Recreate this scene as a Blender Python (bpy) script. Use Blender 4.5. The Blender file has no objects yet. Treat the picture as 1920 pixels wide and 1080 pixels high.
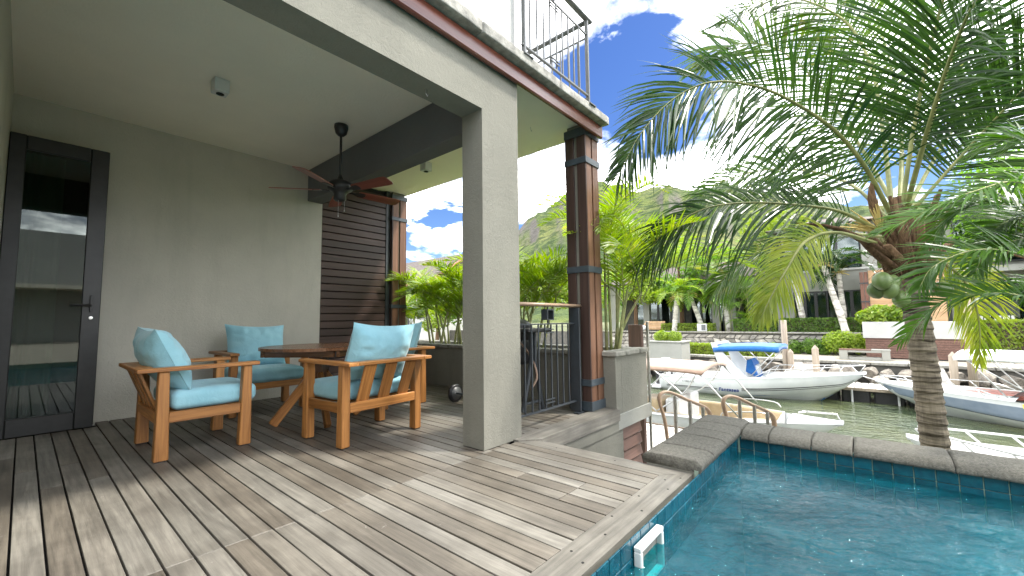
import bpy, math, random
from mathutils import Vector, Matrix, Euler, noise
R = math.radians
D = bpy.data
S = bpy.context.scene
C = S.collection
V = Vector

# ------------------------------------------------------------------ camera
cam = D.objects.new('camera', D.cameras.new('camera'))
C.objects.link(cam)
cam.data.sensor_width = 36.0
cam.data.lens = 36.0 * 778.65 / 1920.0
cam.data.clip_start = 0.02
cam.data.clip_end = 6000.0
_y, _p, _r = R(40.3775), R(4.4343), R(-0.6735)
_d = V((math.cos(_y) * math.cos(_p), math.sin(_y) * math.cos(_p), math.sin(_p)))
_rt = V((math.sin(_y), -math.cos(_y), 0.0))
_up = _rt.cross(_d)
_r2 = _rt * math.cos(_r) + _up * math.sin(_r)
_u2 = -_rt * math.sin(_r) + _up * math.cos(_r)
cam.matrix_world = Matrix(((_r2.x, _u2.x, -_d.x, 0), (_r2.y, _u2.y, -_d.y, 0), (_r2.z, _u2.z, -_d.z, 0.92), (0, 0, 0, 1)))
S.camera = cam

# ------------------------------------------------------------------ sky, sun, exposure
SUN = V((0.36, -0.43, 0.90)).normalized()
SKY_STRENGTH = 0.11
SUN_STRENGTH = 2.3
world = D.worlds.new('World')
S.world = world
world.use_nodes = True
wt = world.node_tree
wt.nodes.clear()
def wn(t, **k):
    n = wt.nodes.new(t)
    for a, b in k.items():
        setattr(n, a, b)
    return n
def wl(a, b):
    wt.links.new(a, b)
w_out = wn('ShaderNodeOutputWorld')
w_bg = wn('ShaderNodeBackground')
w_bg.inputs[1].default_value = SKY_STRENGTH
w_sky = wn('ShaderNodeTexSky', sky_type='NISHITA', sun_disc=False)
w_sky.sun_elevation = math.asin(SUN.z)
w_sky.sun_rotation = math.atan2(SUN.x, SUN.y)
w_sky.air_density = 1.0
w_sky.dust_density = 0.6
w_sky.ozone_density = 2.5
w_tc = wn('ShaderNodeTexCoord')
w_sep = wn('ShaderNodeSeparateXYZ')
wl(w_tc.outputs['Generated'], w_sep.inputs[0])
w_z = wn('ShaderNodeMath', operation='MAXIMUM')
wl(w_sep.outputs[2], w_z.inputs[0])
w_z.inputs[1].default_value = 0.0
w_za = wn('ShaderNodeMath', operation='ADD')
wl(w_z.outputs[0], w_za.inputs[0])
w_za.inputs[1].default_value = 0.32
w_dv = wn('ShaderNodeVectorMath', operation='DIVIDE')
w_cmb = wn('ShaderNodeCombineXYZ')
for i in range(3):
    wl(w_za.outputs[0], w_cmb.inputs[i])
wl(w_tc.outputs['Generated'], w_dv.inputs[0])
wl(w_cmb.outputs[0], w_dv.inputs[1])
def wnoise(scale, detail, rough, off, dist=0.0):
    m = wn('ShaderNodeMapping')
    wl(w_dv.outputs[0], m.inputs[0])
    m.inputs['Location'].default_value = off
    n = wn('ShaderNodeTexNoise')
    n.inputs['Scale'].default_value = scale
    n.inputs['Detail'].default_value = detail
    n.inputs['Roughness'].default_value = rough
    n.inputs['Distortion'].default_value = dist
    wl(m.outputs[0], n.inputs['Vector'])
    return n.outputs[0]
CLOUD_OFF = (2.555, 17.072, 3.837)
c1 = wnoise(2.1, 9.0, 0.56, CLOUD_OFF, 0.25)
ramp = wn('ShaderNodeValToRGB')
ramp.color_ramp.elements[0].position = 0.42
ramp.color_ramp.elements[0].color = (0, 0, 0, 1)
ramp.color_ramp.elements[1].position = 0.56
ramp.color_ramp.elements[1].color = (1, 1, 1, 1)
wl(c1, ramp.inputs[0])
c2 = wnoise(3.6, 8.0, 0.6, (7.1, 2.2, 3.3), 0.5)
r2 = wn('ShaderNodeValToRGB')
for pos, col in ((0.0, (3.0, 3.5, 4.5, 1)), (0.45, (4.5, 4.9, 5.7, 1)), (0.53, (10.0, 10.3, 10.8, 1)), (0.60, (22.0, 22.0, 22.2, 1)), (0.70, (36.0, 36.0, 35.5, 1)), (1.0, (40.0, 40.0, 39.5, 1))):
    e = r2.color_ramp.elements[0] if pos == 0 else r2.color_ramp.elements[1] if pos == 1 else r2.color_ramp.elements.new(pos)
    e.color = col
cmix = wn('ShaderNodeMath', operation='MULTIPLY_ADD')
wl(c1, cmix.inputs[0])
cmix.inputs[1].default_value = 0.75
cadd = wn('ShaderNodeMath', operation='MULTIPLY_ADD')
wl(c2, cadd.inputs[0])
cadd.inputs[1].default_value = 0.65
cadd.inputs[2].default_value = -0.16
wl(cadd.outputs[0], cmix.inputs[2])
wl(cmix.outputs[0], r2.inputs[0])
w_hs = wn('ShaderNodeHueSaturation')
w_hs.inputs['Hue'].default_value = 0.515
w_hs.inputs['Saturation'].default_value = 1.28
w_hs.inputs['Value'].default_value = 0.56
wl(w_sky.outputs[0], w_hs.inputs['Color'])
w_mx = wn('ShaderNodeMix', data_type='RGBA')
wl(ramp.outputs[0], w_mx.inputs[0])
wl(w_hs.outputs[0], w_mx.inputs[6])
wl(r2.outputs[0], w_mx.inputs[7])
wl(w_mx.outputs[2], w_bg.inputs[0])
wl(w_bg.outputs[0], w_out.inputs[0])

sun = D.objects.new('sun', D.lights.new('sun', 'SUN'))
C.objects.link(sun)
sun.data.energy = SUN_STRENGTH
sun.data.angle = R(5.0)
sun.data.color = (1.0, 0.955, 0.88)
sun.rotation_euler = SUN.to_track_quat('Z', 'Y').to_euler()
sun.location = (0, -10, 30)

vs = S.view_settings
vs.view_transform = 'Standard'
vs.look = 'None'
vs.exposure = 1.72
vs.gamma = 1.0
vs.use_curve_mapping = False
S.render.engine = 'CYCLES'
S.cycles.use_denoising = True
S.cycles.max_bounces = 12
S.cycles.diffuse_bounces = 8
S.cycles.glossy_bounces = 4
S.cycles.transmission_bounces = 6
S.cycles.transparent_max_bounces = 16
S.cycles.sample_clamp_indirect = 6.0
S.cycles.caustics_reflective = False
S.cycles.caustics_refractive = False

# ------------------------------------------------------------------ materials
class NT:
    def __init__(s, name):
        s.m = D.materials.new(name)
        s.m.use_nodes = True
        s.t = s.m.node_tree
        s.b = s.t.nodes['Principled BSDF']
        s.out = s.t.nodes['Material Output']
    def n(s, t, **k):
        n = s.t.nodes.new(t)
        for a, b in k.items():
            setattr(n, a, b)
        return n
    def l(s, a, b):
        s.t.links.new(a, b)
    def coord(s, scale=(1, 1, 1), rnd=True, kind='Object'):
        tc = s.n('ShaderNodeTexCoord')
        mp = s.n('ShaderNodeMapping')
        mp.inputs['Scale'].default_value = scale
        src = tc.outputs[kind]
        if rnd:
            oi = s.n('ShaderNodeObjectInfo')
            mu = s.n('ShaderNodeMath', operation='MULTIPLY')
            s.l(oi.outputs['Random'], mu.inputs[0])
            mu.inputs[1].default_value = 37.0
            ad = s.n('ShaderNodeVectorMath', operation='ADD')
            s.l(src, ad.inputs[0])
            s.l(mu.outputs[0], ad.inputs[1])
            src = ad.outputs[0]
        s.l(src, mp.inputs[0])
        return mp.outputs[0]
    def noise(s, vec, scale, detail=4, rough=0.55, dist=0.0):
        n = s.n('ShaderNodeTexNoise')
        n.inputs['Scale'].default_value = scale
        n.inputs['Detail'].default_value = detail
        n.inputs['Roughness'].default_value = rough
        n.inputs['Distortion'].default_value = dist
        s.l(vec, n.inputs['Vector'])
        return n.outputs[0]
    def ramp(s, fac, stops):
        r = s.n('ShaderNodeValToRGB')
        e = r.color_ramp.elements
        while len(e) < len(stops):
            e.new(0.5)
        for i, (p, c) in enumerate(stops):
            e[i].position = p
            if not isinstance(c, (tuple, list)):
                c = (c, c, c)
            e[i].color = (*c, 1)
        s.l(fac, r.inputs[0])
        return r.outputs[0]
    def mix(s, fac, a, b, mode='MIX'):
        m = s.n('ShaderNodeMix', data_type='RGBA', blend_type=mode)
        for inp, v in ((0, fac), (6, a), (7, b)):
            if isinstance(v, (int, float)):
                m.inputs[inp].default_value = v
            elif isinstance(v, (tuple, list)):
                m.inputs[inp].default_value = (*v, 1)
            else:
                s.l(v, m.inputs[inp])
        return m.outputs[2]
    def rnd(s):
        return s.n('ShaderNodeObjectInfo').outputs['Random']
    def bump(s, h, dist=0.002, strength=1.0):
        b = s.n('ShaderNodeBump')
        b.inputs['Strength'].default_value = strength
        b.inputs['Distance'].default_value = dist
        s.l(h, b.inputs['Height'])
        s.l(b.outputs[0], s.b.inputs['Normal'])
        return b
    def col(s, c):
        if isinstance(c, (tuple, list)):
            s.b.inputs['Base Color'].default_value = (*c, 1)
        else:
            s.l(c, s.b.inputs['Base Color'])
    def set(s, rough=0.5, metal=0.0, spec=None, **k):
        s.b.inputs['Roughness'].default_value = rough
        s.b.inputs['Metallic'].default_value = metal
        if spec is not None:
            s.b.inputs['Specular IOR Level'].default_value = spec
        for a, v in k.items():
            s.b.inputs[a.replace('_', ' ')].default_value = v
        return s.m

def mottled(name, a, b, scale=3.0, rough=0.8, bd=0.0, bs=60.0, metal=0.0, rnd=0.0, lo=0.35, hi=0.65, spec=None, detail=5):
    t = NT(name)
    v = t.coord()
    c = t.ramp(t.noise(v, scale, detail, 0.6), [(lo, a), (hi, b)])
    if rnd:
        k = t.ramp(t.rnd(), [(0.0, 1 - rnd), (1.0, 1 + rnd)])
        c = t.mix(1.0, c, k, 'MULTIPLY')
    t.col(c)
    if bd:
        t.bump(t.noise(v, bs, 4, 0.6), bd)
    return t.set(rough, metal, spec)

def wood(name, dark, light, axis=0, rough=0.5, rnd=0.15, streak=34.0, bd=0.0006, spec=None, knots=0.0):
    t = NT(name)
    sc = [streak, streak, streak]
    sc[axis] = streak * 0.05
    v = t.coord(tuple(sc))
    g = t.noise(v, 1.0, 6, 0.65, 0.6)
    v2 = t.coord(tuple(x * 0.22 for x in sc))
    g2 = t.noise(v2, 1.0, 4, 0.6, 1.2)
    m = t.n('ShaderNodeMath', operation='ADD')
    t.l(g, m.inputs[0])
    t.l(g2, m.inputs[1])
    h = t.n('ShaderNodeMath', operation='MULTIPLY')
    t.l(m.outputs[0], h.inputs[0])
    h.inputs[1].default_value = 0.5
    c = t.ramp(h.outputs[0], [(0.34, dark), (0.64, light)])
    k = t.ramp(t.rnd(), [(0.0, 1 - rnd), (1.0, 1 + rnd)])
    t.col(t.mix(1.0, c, k, 'MULTIPLY'))
    t.bump(g, bd)
    return t.set(rough, 0.0, spec)

def deck_wood(name, axis=1, k=0.80):
    t = NT(name)
    sc = [55.0, 55.0, 55.0]
    sc[axis] = 2.6
    v = t.coord(tuple(sc))
    fine = t.noise(v, 1.0, 7, 0.7, 0.35)
    sc2 = [16.0, 16.0, 16.0]
    sc2[axis] = 1.1
    wavy = t.noise(t.coord(tuple(sc2)), 1.0, 5, 0.6, 1.6)
    tone = t.ramp(t.rnd(), [(0.0, tuple(k * c for c in (0.135, 0.119, 0.095))), (0.3, tuple(k * c for c in (0.168, 0.150, 0.122))), (0.55, tuple(k * c for c in (0.185, 0.172, 0.145))), (0.78, tuple(k * c for c in (0.225, 0.214, 0.186))), (1.0, tuple(k * c for c in (0.158, 0.149, 0.126)))])
    s1 = t.ramp(fine, [(0.3, 0.62), (0.5, 0.96), (0.72, 1.22)])
    s2 = t.ramp(wavy, [(0.33, 0.72), (0.55, 1.02), (0.7, 1.24)])
    c = t.mix(1.0, t.mix(0.85, tone, s1, 'MULTIPLY'), s2, 'MULTIPLY')
    big = t.noise(t.coord((1, 1, 1), rnd=False), 2.3, 6, 0.62)
    wear = t.ramp(big, [(0.40, (0.72, 0.69, 0.66)), (0.60, (1.18, 1.16, 1.13))])
    c = t.mix(0.8, c, wear, 'MULTIPLY')
    # black mould freckles and pale scuffs that belong to the boards
    sp = t.noise(t.coord((70, 70, 70)), 1.0, 3, 0.6)
    spm = t.ramp(sp, [(0.66, 0.0), (0.74, 0.55)])
    area = t.ramp(t.noise(t.coord((3, 3, 3)), 1.0, 2), [(0.52, 0.0), (0.66, 1.0)])
    c = t.mix(t.mix(1.0, spm, area, 'MULTIPLY'), c, (0.05, 0.045, 0.04))
    sc3 = t.ramp(t.noise(t.coord((9, 9, 9)), 1.0, 8, 0.75, 2.0), [(0.66, 0.0), (0.70, 0.45)])
    c = t.mix(sc3, c, (0.52, 0.5, 0.47))
    t.col(c)
    t.bump(fine, 0.0012)
    return t.set(0.5, 0, 0.5)

def plaster(name, col, var=0.12, stain=0.0):
    t = NT(name)
    v = t.coord(rnd=False)
    n = t.noise(v, 1.7, 7, 0.6)
    lo = tuple(c * (1 - var) for c in col)
    hi = tuple(c * (1 + var) for c in col)
    c = t.ramp(n, [(0.3, lo), (0.7, hi)])
    if stain:
        vs_ = t.coord((5, 5, 0.8), rnd=False)
        s = t.ramp(t.noise(vs_, 1.0, 5, 0.65), [(0.5, 1.0), (0.75, 1 - stain)])
        c = t.mix(1.0, c, s, 'MULTIPLY')
    t.col(c)
    f = t.noise(v, 26.0, 8, 0.72, 1.2)
    t.bump(f, 0.006)
    return t.set(0.86, 0, 0.2)

def leafmat(name, dark, light, trans=0.35, rough=0.42, tip=None):
    """Leaf colour varies over the plant by position and by object; thin leaves let light through."""
    t = NT(name)
    v = t.coord((1, 1, 1))
    c = t.ramp(t.noise(v, 3.5, 3, 0.6), [(0.32, dark), (0.68, light)])
    k = t.ramp(t.rnd(), [(0.0, 0.8), (1.0, 1.2)])
    c = t.mix(1.0, c, k, 'MULTIPLY')
    if tip:
        c = t.mix(t.ramp(t.noise(v, 9.0, 3), [(0.58, 0.0), (0.72, 0.8)]), c, tip)
    t.col(c)
    m = t.set(rough, 0, 0.4)
    tr = t.n('ShaderNodeBsdfTranslucent')
    sat = t.n('ShaderNodeHueSaturation')
    sat.inputs['Saturation'].default_value = 1.15
    sat.inputs['Value'].default_value = 1.7
    t.l(c, sat.inputs['Color'])
    t.l(sat.outputs[0], tr.inputs['Color'])
    mx = t.n('ShaderNodeMixShader')
    mx.inputs[0].default_value = trans
    t.l(t.b.outputs[0], mx.inputs[1])
    t.l(tr.outputs[0], mx.inputs[2])
    t.l(mx.outputs[0], t.out.inputs['Surface'])
    return m

def glassy(name, tint, refl_rough=0.02, opacity=0.3, ior=1.5):
    """Window pane: tinted transparency under a Fresnel reflection."""
    t = NT(name)
    t.t.nodes.remove(t.b)
    tr = t.n('ShaderNodeBsdfTransparent')
    tr.inputs[0].default_value = (*tint, 1)
    gl = t.n('ShaderNodeBsdfGlossy')
    gl.inputs['Roughness'].default_value = refl_rough
    gl.inputs['Color'].default_value = (0.9, 0.95, 0.95, 1)
    fr = t.n('ShaderNodeFresnel')
    fr.inputs['IOR'].default_value = ior
    mx = t.n('ShaderNodeMixShader')
    t.l(fr.outputs[0], mx.inputs[0])
    t.l(tr.outputs[0], mx.inputs[1])
    t.l(gl.outputs[0], mx.inputs[2])
    t.l(mx.outputs[0], t.out.inputs['Surface'])
    return t.m

def pool_water_mat():
    t = NT('pool_water')
    t.t.nodes.remove(t.b)
    v = t.coord((1, 1, 1), rnd=False)
    a = t.noise(v, 13.0, 3, 0.5, 1.0)
    b = t.noise(v, 42.0, 4, 0.6, 1.2)
    ad = t.n('ShaderNodeMath', operation='MULTIPLY_ADD')
    t.l(b, ad.inputs[0])
    ad.inputs[1].default_value = 0.38
    t.l(a, ad.inputs[2])
    gust = t.n('ShaderNodeMath', operation='MULTIPLY')
    t.l(ad.outputs[0], gust.inputs[0])
    t.l(t.ramp(t.noise(v, 1.5, 3, 0.5, 0.6), [(0.36, 0.35), (0.62, 1.5)]), gust.inputs[1])
    bp = t.n('ShaderNodeBump')
    bp.inputs['Distance'].default_value = 0.016
    bp.inputs['Strength'].default_value = 1.0
    t.l(gust.outputs[0], bp.inputs['Height'])
    tr = t.n('ShaderNodeBsdfTransparent')
    tr.inputs[0].default_value = (0.16, 0.90, 0.93, 1)
    gl = t.n('ShaderNodeBsdfGlossy')
    gl.inputs['Roughness'].default_value = 0.03
    fr = t.n('ShaderNodeFresnel')
    fr.inputs['IOR'].default_value = 1.33
    t.l(bp.outputs[0], gl.inputs['Normal'])
    t.l(bp.outputs[0], fr.inputs['Normal'])
    # diffuse teal mixed into the water colour so it looks lit from within
    df = t.n('ShaderNodeBsdfDiffuse')
    df.inputs[0].default_value = (0.0015, 0.105, 0.145, 1)
    t.l(bp.outputs[0], df.inputs['Normal'])
    milky = t.n('ShaderNodeMixShader')
    t.l(t.ramp(t.noise(v, 1.1, 4, 0.55, 0.8), [(0.33, 0.12), (0.67, 0.66)]), milky.inputs[0])
    t.l(tr.outputs[0], milky.inputs[1])
    t.l(df.outputs[0], milky.inputs[2])
    mx = t.n('ShaderNodeMixShader')
    t.l(fr.outputs[0], mx.inputs[0])
    t.l(milky.outputs[0], mx.inputs[1])
    t.l(gl.outputs[0], mx.inputs[2])
    t.l(mx.outputs[0], t.out.inputs['Surface'])
    return t.m

def canal_mat():
    t = NT('canal_water')
    v = t.coord((1, 1, 1), rnd=False)
    t.col(t.ramp(t.noise(v, 0.5, 4), [(0.35, (0.040, 0.060, 0.030)), (0.65, (0.075, 0.088, 0.038))]))
    a = t.noise(t.coord((1.6, 0.8, 1), rnd=False), 2.6, 4, 0.6, 0.4)
    b = t.noise(v, 9.0, 3, 0.55, 0.5)
    ad = t.n('ShaderNodeMath', operation='MULTIPLY_ADD')
    t.l(b, ad.inputs[0])
    ad.inputs[1].default_value = 0.3
    t.l(a, ad.inputs[2])
    t.bump(ad.outputs[0], 0.12, 0.8)
    return t.set(0.06, 0, 0.5)

def tile_mat():
    t = NT('teal_tile')
    v = t.coord((1, 1, 1))
    n = t.noise(v, 22.0, 5, 0.6)
    c = t.ramp(n, [(0.3, (0.0015, 0.038, 0.065)), (0.7, (0.005, 0.085, 0.118))])
    k = t.ramp(t.rnd(), [(0.0, 0.75), (1.0, 1.25)])
    t.col(t.mix(1.0, c, k, 'MULTIPLY'))
    t.bump(t.noise(v, 30.0, 2), 0.0008)
    return t.set(0.18, 0, 0.5)

def mountain_mat():
    t = NT('mountain_scrub')
    v = t.coord((1, 1, 1), rnd=False)
    big = t.noise(v, 0.012, 6, 0.6)
    c = t.ramp(big, [(0.34, (0.045, 0.07, 0.025)), (0.5, (0.085, 0.11, 0.032)), (0.66, (0.14, 0.14, 0.048))])
    tr = t.noise(v, 0.11, 4, 0.65)
    c = t.mix(t.ramp(tr, [(0.45, 0.0), (0.56, 0.8)]), c, (0.022, 0.040, 0.014))
    geo = t.n('ShaderNodeNewGeometry')
    sp = t.n('ShaderNodeSeparateXYZ')
    t.l(geo.outputs['Normal'], sp.inputs[0])
    ma = t.n('ShaderNodeMath', operation='MULTIPLY_ADD')
    t.l(tr, ma.inputs[0])
    ma.inputs[1].default_value = 0.35
    t.l(sp.outputs[2], ma.inputs[2])
    rk = t.ramp(ma.outputs[0], [(0.82, 1.0), (0.95, 0.0)])
    t.col(t.mix(rk, c, (0.10, 0.092, 0.08)))
    t.bump(t.noise(v, 0.16, 5, 0.65), 3.5)
    return t.set(0.9, 0, 0.1)

def fabric(name, a, b):
    t = NT(name)
    v = t.coord((1, 1, 1))
    t.col(t.ramp(t.noise(v, 6.0, 4), [(0.3, a), (0.7, b)]))
    w = t.noise(v, 420.0, 2)
    fo = t.noise(v, 14.0, 4, 0.6, 0.8)
    ad = t.n('ShaderNodeMath', operation='MULTIPLY_ADD')
    t.l(w, ad.inputs[0])
    ad.inputs[1].default_value = 0.06
    t.l(fo, ad.inputs[2])
    t.bump(ad.outputs[0], 0.008, 0.7)
    t.b.inputs['Sheen Weight'].default_value = 0.25
    return t.set(0.85, 0, 0.2)

M = {}
M['deck'] = deck_wood('weathered_deck_timber', 1)
M['deckx'] = deck_wood('weathered_edge_timber', 0, 0.82)
M['plaster'] = plaster('taupe_render', (0.20, 0.195, 0.163), 0.09, 0.13)
M['plaster_lift'] = plaster('lifted_taupe_render', (0.48, 0.465, 0.40), 0.07, 0.09)  # same taupe render, lightened to stand in for light under the roof
M['beam_shade'] = plaster('shaded_beam_render', (0.15, 0.152, 0.158), 0.05)  # beam render darkened towards slate, its shade held in the colour
M['ceiling'] = plaster('cream_soffit_paint', (0.88, 0.81, 0.69), 0.03)
M['white_wall'] = plaster('off_white_render', (0.42, 0.42, 0.40), 0.05)
M['far_wall'] = plaster('pale_grey_render', (0.29, 0.29, 0.26), 0.05)
M['stone'] = mottled('grey_basalt_coping', (0.075, 0.071, 0.058), (0.145, 0.139, 0.115), 62, 0.9, 0.010, 130, rnd=0.10, detail=9)
M['ledge'] = mottled('rough_concrete_ledge', (0.19, 0.185, 0.165), (0.36, 0.35, 0.31), 14, 0.9, 0.006, 60, rnd=0.1)
M['cap'] = mottled('planter_capstone', (0.17, 0.165, 0.14), (0.30, 0.29, 0.25), 12, 0.9, 0.004, 60, rnd=0.1)
M['teak'] = wood('oiled_teak', (0.17, 0.062, 0.014), (0.50, 0.225, 0.065), 0, 0.40, 0.22, 58, 0.0005, 0.4)
M['teak_dk'] = wood('brown_table_teak', (0.075, 0.030, 0.013), (0.22, 0.10, 0.045), 0, 0.26, 0.16, 60, 0.0004, 0.5)
M['redwood'] = wood('red_brown_stained_timber', (0.085, 0.034, 0.022), (0.19, 0.088, 0.058), 0, 0.42, 0.12, 26, 0.0005, 0.4)
M['fascia'] = wood('varnished_red_fascia', (0.045, 0.013, 0.009), (0.17, 0.05, 0.03), 0, 0.22, 0.08, 14, 0.0008, 0.6)
M['darkwood'] = wood('dark_slat_and_shade_timber', (0.030, 0.017, 0.013), (0.074, 0.043, 0.034), 0, 0.45, 0.22, 24, 0.0005, 0.4)
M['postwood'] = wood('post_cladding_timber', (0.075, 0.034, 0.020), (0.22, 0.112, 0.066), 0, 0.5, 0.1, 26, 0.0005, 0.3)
M['shiplap'] = wood('brown_shiplap', (0.10, 0.055, 0.042), (0.19, 0.11, 0.085), 0, 0.5, 0.08, 20, 0.0005, 0.3)
M['railwood'] = wood('handrail_timber', (0.24, 0.16, 0.105), (0.40, 0.28, 0.19), 0, 0.4, 0.08, 22, 0.0004, 0.4)
M['blade'] = wood('red_fan_blade', (0.17, 0.042, 0.028), (0.33, 0.09, 0.062), 0, 0.35, 0.1, 22, 0.0002, 0.5)
M['palewood'] = wood('bleached_jetty_timber', (0.34, 0.32, 0.29), (0.58, 0.56, 0.52), 0, 0.8, 0.1, 20, 0.0008, 0.2)
M['piling'] = wood('weathered_piling', (0.25, 0.20, 0.15), (0.45, 0.38, 0.30), 2, 0.8, 0.1, 20, 0.001, 0.2)
M['clad'] = wood('orange_timber_cladding', (0.42, 0.25, 0.13), (0.62, 0.42, 0.25), 1, 0.6, 0.1, 14, 0.0005, 0.2)
M['steel_dk'] = mottled('charcoal_painted_steel', (0.022, 0.027, 0.032), (0.034, 0.041, 0.048), 8, 0.38, 0.0002, 200, 0.0, spec=0.5)
M['steel_gr'] = mottled('grey_painted_steel', (0.085, 0.09, 0.09), (0.12, 0.125, 0.125), 8, 0.4, 0.0002, 200)
M['strap'] = mottled('blue_grey_strap_steel', (0.035, 0.047, 0.056), (0.055, 0.07, 0.082), 8, 0.45, 0.0002, 200)
M['black'] = mottled('black_plastic', (0.012, 0.012, 0.013), (0.022, 0.022, 0.024), 10, 0.4)
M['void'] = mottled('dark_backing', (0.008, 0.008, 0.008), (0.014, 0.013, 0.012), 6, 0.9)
M['frame'] = mottled('black_door_frame', (0.010, 0.011, 0.011), (0.018, 0.019, 0.019), 10, 0.4)
M['steel'] = mottled('brushed_steel', (0.50, 0.50, 0.48), (0.66, 0.66, 0.64), 30, 0.28, metal=1.0)
M['white'] = mottled('white_plastic', (0.52, 0.53, 0.52), (0.62, 0.62, 0.60), 6, 0.35)
M['gel'] = mottled('white_gelcoat', (0.56, 0.58, 0.58), (0.68, 0.69, 0.68), 1.3, 0.22, spec=0.5)
M['gelgrey'] = mottled('blue_grey_gelcoat', (0.20, 0.25, 0.32), (0.25, 0.30, 0.37), 3, 0.25)
M['bluepaint'] = mottled('blue_antifouling', (0.03, 0.14, 0.36), (0.05, 0.19, 0.45), 6, 0.5)
M['brown_tone'] = mottled('dark_brown', (0.085, 0.06, 0.04), (0.13, 0.10, 0.07), 5, 0.6)
M['navy'] = mottled('navy_lettering', (0.015, 0.03, 0.14), (0.02, 0.045, 0.19), 6, 0.4)
M['yellow'] = mottled('yellow_lettering', (0.75, 0.62, 0.06), (0.85, 0.72, 0.10), 6, 0.5)
M['bluecloth'] = fabric('blue_canopy_cloth', (0.018, 0.10, 0.33), (0.03, 0.15, 0.42))
M['beigecloth'] = fabric('beige_canopy_cloth', (0.25, 0.17, 0.125), (0.31, 0.22, 0.165))
M['whitecloth'] = fabric('white_canopy_cloth', (0.74, 0.75, 0.76), (0.82, 0.83, 0.84))
M['tan'] = fabric('tan_vinyl_cushion', (0.42, 0.32, 0.18), (0.52, 0.41, 0.26))
M['redvinyl'] = fabric('faded_red_vinyl', (0.38, 0.12, 0.09), (0.48, 0.18, 0.13))
M['cushion'] = fabric('sky_blue_canvas', (0.24, 0.48, 0.56), (0.30, 0.55, 0.625))
M['curtain'] = mottled('pale_curtain', (0.30, 0.34, 0.30), (0.42, 0.46, 0.40), 4, 0.9)
M['tile'] = tile_mat()
M['grout'] = mottled('pale_grout', (0.22, 0.30, 0.24), (0.34, 0.42, 0.33), 12, 0.8)
M['poolfloor'] = mottled('pool_interior', (0.001, 0.26, 0.30), (0.002, 0.35, 0.39), 4, 0.5)
M['lining'] = mottled('deep_teal_lining', (0.002, 0.12, 0.165), (0.004, 0.17, 0.22), 9, 0.4)
M['poolwater'] = pool_water_mat()
M['canal'] = canal_mat()
M['glass_door'] = glassy('door_glass', (0.30, 0.40, 0.34), 0.012, ior=1.55)
M['glass'] = glassy('window_glass', (0.45, 0.55, 0.55), 0.02, ior=1.7)
M['rock'] = mottled('bank_boulder', (0.085, 0.075, 0.062), (0.27, 0.24, 0.195), 2.2, 0.9, 0.02, 9, rnd=0.25, detail=8)
M['wallstone'] = mottled('retaining_stone', (0.16, 0.155, 0.14), (0.40, 0.375, 0.32), 2.5, 0.9, 0.01, 20, rnd=0.35)
M['mortar'] = mottled('dark_mortar', (0.07, 0.068, 0.06), (0.11, 0.105, 0.09), 6, 0.95)
M['paver'] = mottled('sandy_path_paving', (0.33, 0.29, 0.23), (0.46, 0.42, 0.34), 3, 0.9, 0.004, 30)
M['ground'] = mottled('garden_ground', (0.07, 0.09, 0.035), (0.13, 0.13, 0.06), 0.4, 0.95, 0.02, 3)
M['soil'] = mottled('planter_soil', (0.045, 0.032, 0.022), (0.09, 0.07, 0.05), 25, 0.95, 0.01, 40)
M['shingle'] = mottled('weathered_roof_shingle', (0.05, 0.04, 0.034), (0.12, 0.098, 0.084), 6, 0.9, 0.01, 25, rnd=0.2)
M['rooftrim'] = mottled('rust_red_roof_trim', (0.28, 0.12, 0.08), (0.36, 0.17, 0.11), 5, 0.7)
M['mount'] = mountain_mat()
def bark(name, a, b, ring):
    t = NT(name)
    v = t.coord((1.2, 1.2, ring), rnd=True)
    n = t.noise(v, 1.6, 6, 0.6, 0.9)
    v2 = t.coord((30, 30, 5))
    f = t.noise(v2, 1.0, 5, 0.65)
    c = t.ramp(n, [(0.36, a), (0.58, b)])
    c = t.mix(0.7, c, t.ramp(f, [(0.3, 0.65), (0.7, 1.25)]), 'MULTIPLY')
    t.col(c)
    t.bump(f, 0.004)
    return t.set(0.9, 0, 0.15)
M['bark'] = bark('coconut_bark', (0.028, 0.022, 0.016), (0.20, 0.172, 0.128), 13.0)
M['palebark'] = bark('pale_palm_bark', (0.24, 0.22, 0.19), (0.62, 0.59, 0.53), 4.0)
M['cane'] = mottled('green_cane_stem', (0.16, 0.20, 0.06), (0.34, 0.33, 0.14), 8, 0.6, rnd=0.2)
M['sheath'] = wood('dry_palm_sheath', (0.028, 0.016, 0.010), (0.19, 0.12, 0.07), 2, 0.9, 0.3, 55, 0.008, 0.1)
M['petiole'] = mottled('green_petiole', (0.13, 0.15, 0.04), (0.26, 0.27, 0.09), 6, 0.55, rnd=0.15)
M['coconut'] = mottled('green_coconut', (0.06, 0.105, 0.025), (0.12, 0.17, 0.05), 8, 0.45, rnd=0.2)
M['flower'] = mottled('palm_flower_strands', (0.40, 0.30, 0.09), (0.58, 0.47, 0.18), 12, 0.8)
M['frond'] = leafmat('coconut_leaflet', (0.011, 0.032, 0.008), (0.036, 0.076, 0.014), 0.36, 0.26)
M['frond_b'] = leafmat('bright_coconut_leaflet', (0.028, 0.07, 0.010), (0.085, 0.15, 0.020), 0.44, 0.34, (0.24, 0.22, 0.06))
M['frond_y'] = leafmat('yellowing_leaflet', (0.12, 0.19, 0.025), (0.30, 0.32, 0.05), 0.45, 0.4)
M['areca'] = leafmat('areca_leaflet', (0.11, 0.20, 0.022), (0.25, 0.33, 0.045), 0.46, 0.4, (0.38, 0.35, 0.07))
M['areca_g'] = leafmat('areca_green_leaflet', (0.07, 0.16, 0.02), (0.17, 0.29, 0.04), 0.48, 0.4)
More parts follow.
